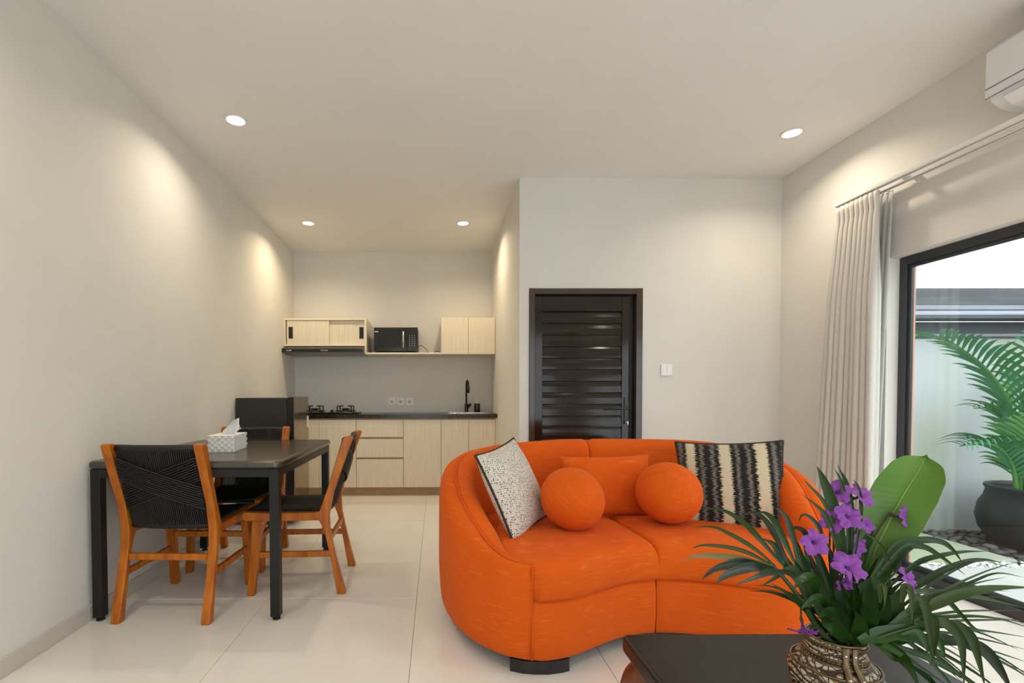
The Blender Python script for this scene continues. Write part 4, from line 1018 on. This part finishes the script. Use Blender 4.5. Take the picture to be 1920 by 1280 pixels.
FL = [(1571,922,.985,(-.5,-.75,.35),.026,'purple flower at the top of the bunch beside the upright blades'),
 (1618,928,.975,(.25,-.75,.55),.028,'purple flower at the top of the bunch beside the broad leaf'),
 (1593,966,.965,(.05,-.85,.45),.031,'large purple flower in the upper middle of the bunch'),
 (1562,976,.975,(-.45,-.75,.1),.026,'purple flower tucked against the sofa side of the upper middle one'),
 (1628,984,.985,(.2,-.8,.2),.018,'small half-hidden purple flower below the top pair'),
 (1697,969,.985,(.55,-.75,.1),.026,'purple flower on a side stalk in front of the broad leaf'),
 (1529,1017,.945,(-.15,-.95,.25),.028,'purple flower facing out on the sofa side of the bunch'),
 (1600,1024,.985,(0,-.97,.1),.028,'shaded purple flower in the heart of the bunch'),
 (1618,1028,.992,(.35,-.9,.0),.020,'small purple flower overlapping the shaded one in the heart of the bunch'),
 (1593,1062,.935,(.0,-.75,.65),.034,'bright purple flower lowest in the middle of the bunch'),
 (1586,1094,.945,(-.1,-.8,-.3),.019,'small drooping purple flower under the lowest bright one'),
 (1706,1086,.945,(.45,-.75,.35),.029,'purple flower on the window side in front of the sill')]
for i, (x, y, Y, fc, R, lb) in enumerate(FL): flower(x, y, Y, fc, R*.98, i+3, lb)
flower(1507,1184,.945,(-.15,-.45,-.85),.027,31,'drooping purple flower hanging beside the vase rim', base=at(1515,1120,.955))

# ------------------------------------------------------------------ courtyard
struct(MB().box(WX, 6.2, -3.0, 4.25, -.16, -.06).build('ground', 'soil'), 'bare soil bed of the courtyard', 'ground')
struct(MB().box(WX, 6.2, 4.02, 4.20, -.06, 1.60).build('wall_courtyard', 'garden_wall'), 'white weather-stained courtyard wall behind the potted palm', 'wall')
struct(MB().box(6.0, 6.2, -3.0, 4.02, -.06, 1.90).build('wall_courtyard_side', 'garden_wall'), 'white side wall of the courtyard', 'wall')
tag(MB().box(WX+.012, 3.885, 3.17, 4.01, -.06, -.012).build('stepping_slab', 'moss_slab', bevel=.012), 'mossy concrete slab beside the pebbles outside the window', 'slab')
struct(MB().box(WX+.012, 5.9, -2.9, 3.06, -.06, -.02).build('patio', 'paving', bevel=.006), 'pale concrete patio outside the window', 'patio')
ea = thing('roof_eave', 'dark grey roof eave and gutter along the top of the courtyard wall', 'roof', (4.5, 4.0, 1.56))
MB().box(-1.55,1.6,.0,.20,.0,.135).build('beam', 'roof_grey', ea, bevel=.004)
MB().box(-1.55,1.6,-.012,-.0005,.012,.035).build('batten', 'roof_light', ea)
MB().box(-1.55,1.6,-.17,.0,.137,.165).build('gutter_lip', 'roof_grey', ea, bevel=.004)
MB().prism([(-.17,.166),(-.165,.178),(.02,.235),(.10,.235),(.10,.166)], -1.55, 1.6, 'x').build('roof_sheet', 'roof_light', ea)
MB().box(-1.55,1.6,.00,.06,.2355,.272).build('ridge_strip', 'roof_light', ea, bevel=.003)
MB().box(-1.55,1.6,.03,.10,.2725,.345).build('fascia', 'roof_grey', ea, bevel=.003)
MB().box(-1.55,1.6,.045,.10,.3455,.425).build('fascia', 'roof_grey', ea, bevel=.003)
# pebbles
random.seed(5); protos = []
def pebble_mesh(mt, sd):
    random.seed(sd); a_ = [random.uniform(-.18,.18) for _ in range(6)]
    m_ = MB().sphere((0,0,0), (.5,.36,.24), 10, 6, lambda d: 1+a_[0]*d[0]+a_[1]*d[1]*d[0]+a_[2]*d[1]+a_[3]*d[2]*d[0])
    me = bpy.data.meshes.new('pebble'); me.from_pydata(m_.v, [], m_.f); me.polygons.foreach_set('use_smooth', [True]*len(me.polygons)); me.materials.append(M[mt]); return me
pm = [pebble_mesh(('pebble_dark','pebble_grey','pebble_dark','pebble_brown','pebble_grey')[k], k) for k in range(5)]
random.seed(12); PC = Vector((4.50, 3.50)); placed = []; tries = 0
while len(placed) < 210 and tries < 9000:
    tries += 1
    x = random.uniform(3.92, 5.0); y = random.uniform(3.22, 3.97); r = random.uniform(.022,.050)*(1 if tries < 1500 else .75)
    if (Vector((x,y))-PC).length < .30+r*.6: continue
    if any((x-a_)**2+(y-b_)**2 < ((r+c_)*.93)**2 for a_,b_,c_ in placed): continue
    placed.append((x,y,r))
    pk = random.randrange(5); o = bpy.data.objects.new('pebble', pm[pk]); COL.objects.link(o)
    s = r*2; o.scale = (s, s, s); o.location = (x, y, -.06+.24*s*.9); o.rotation_euler = (random.uniform(-.15,.15), random.uniform(-.15,.15), random.uniform(0,6.28))
    tag(o, 'smooth %s river pebble %s' % (('blackish','grey','blackish','brownish','grey')[pk], 'beside the mossy slab' if x < 4.03 else 'at the foot of the courtyard wall' if y > 3.86 else 'at the patio edge of the bed' if y < 3.22 else 'in the bed close around the pot'), 'pebble', 'pebbles around the pot')
gr = MB(); random.seed(4)
for k in range(420):
    x = random.uniform(WX+.03, 4.6); y = random.uniform(3.07, 3.165); r = random.uniform(.010,.018)
    gr.sphere((x, y, -.06+random.uniform(.01,.035)), (r, r*.8, r*.6), 6, 4)
tag(gr.build('white_gravel', 'white_gravel', smooth=True), 'strip of white gravel between the slab and patio', 'gravel', kind='stuff')

# potted palm
pp = thing('potted_palm', 'green palm in a big charcoal clay pot in the courtyard', 'potted plant', (PC.x, PC.y, -.058))
prof = [(.25,0),(.30,.04),(.350,.13),(.368,.22),(.355,.31),(.325,.37),(.312,.425),(.325,.450),(.320,.462),(.300,.462),(.290,.43),(.30,.38),(.0001,.38)]
MB().lathe(prof, 40).build('pot', 'pot', pp, smooth=True)
MB().lathe([(.0001,.402),(.15,.400),(.288,.398),(.28,.382)], 24).build('soil', 'soil', pp)
PO = Vector((PC.x, PC.y, -.058))
random.seed(21)
def frond(pts, ln, n, mt, droop=.35, wid=.030, lo=.16, seed=0, dirs=None):
    random.seed(seed)
    P = resample(catmull([Vector(p) for p in pts], 10), n+2); fr_ = MB().tube([p for p in P], [.013*(1-i/(n+2))+.003 for i in range(n+2)], 7).build('frond', 'palm_green', pp, smooth=True)
    for i in range(int(n*lo), n+1):
        u = i/n; p = P[i]; t_ = (P[min(i+1,n+1)]-P[i-1]).normalized(); sd_ = t_.cross(Vector((0,0,1)))
        sd_ = sd_.normalized() if sd_.length > .1 else Vector((1,0,0)); upv = sd_.cross(t_).normalized()
        L_ = ln*(.45+.55*math.sin(PI*(.12+.80*u)))
        for s in (-1, 1):
            d_ = (sd_*s*.85+t_*(.55+.5*u)+upv*(.42+random.uniform(-.1,.1))).normalized(); k = L_*random.uniform(.88,1.08)
            q = [p, p+d_*k*.35+Vector((0,0,.02*k)), p+d_*k*.72-Vector((0,0,droop*k*.22)), p+d_*k-Vector((0,0,droop*k*.62))]
            ribbon(q, wid, normal=(upv*.8+sd_*s*.3).normalized(), n=3, fold=.2).build('leaflet', mt, fr_, smooth=True)
def wp(px, py, Y): return at(px, py, Y)-PO
frond([wp(1912,935,3.50),wp(1908,830,3.49),wp(1896,765,3.47),wp(1862,705,3.44),wp(1812,660,3.40),wp(1752,632,3.36)], .36, 30, 'palm_teal', lo=.28, seed=1)
frond([wp(1908,935,3.48),wp(1900,880,3.44),wp(1880,845,3.40),wp(1845,830,3.36),wp(1800,836,3.32)], .30, 22, 'palm_teal', lo=.25, seed=2, droop=.6, wid=.022)
frond([wp(1914,935,3.52),wp(1905,850,3.56),wp(1890,800,3.58),wp(1860,768,3.60),wp(1826,765,3.62)], .28, 20, 'palm_green', lo=.3, seed=3, wid=.018, droop=.5)
frond([wp(1922,935,3.50),wp(1925,800,3.50),wp(1945,690,3.48),wp(1990,620,3.46),wp(2050,600,3.44)], .38, 26, 'palm_teal', lo=.25, seed=4)
frond([wp(1925,935,3.46),wp(1935,860,3.36),wp(1960,800,3.26),wp(1990,780,3.18)], .32, 22, 'palm_green', lo=.25, seed=5)
frond([wp(1918,935,3.55),wp(1915,820,3.66),wp(1915,740,3.76),wp(1910,700,3.84)], .30, 20, 'palm_green', lo=.3, seed=6)
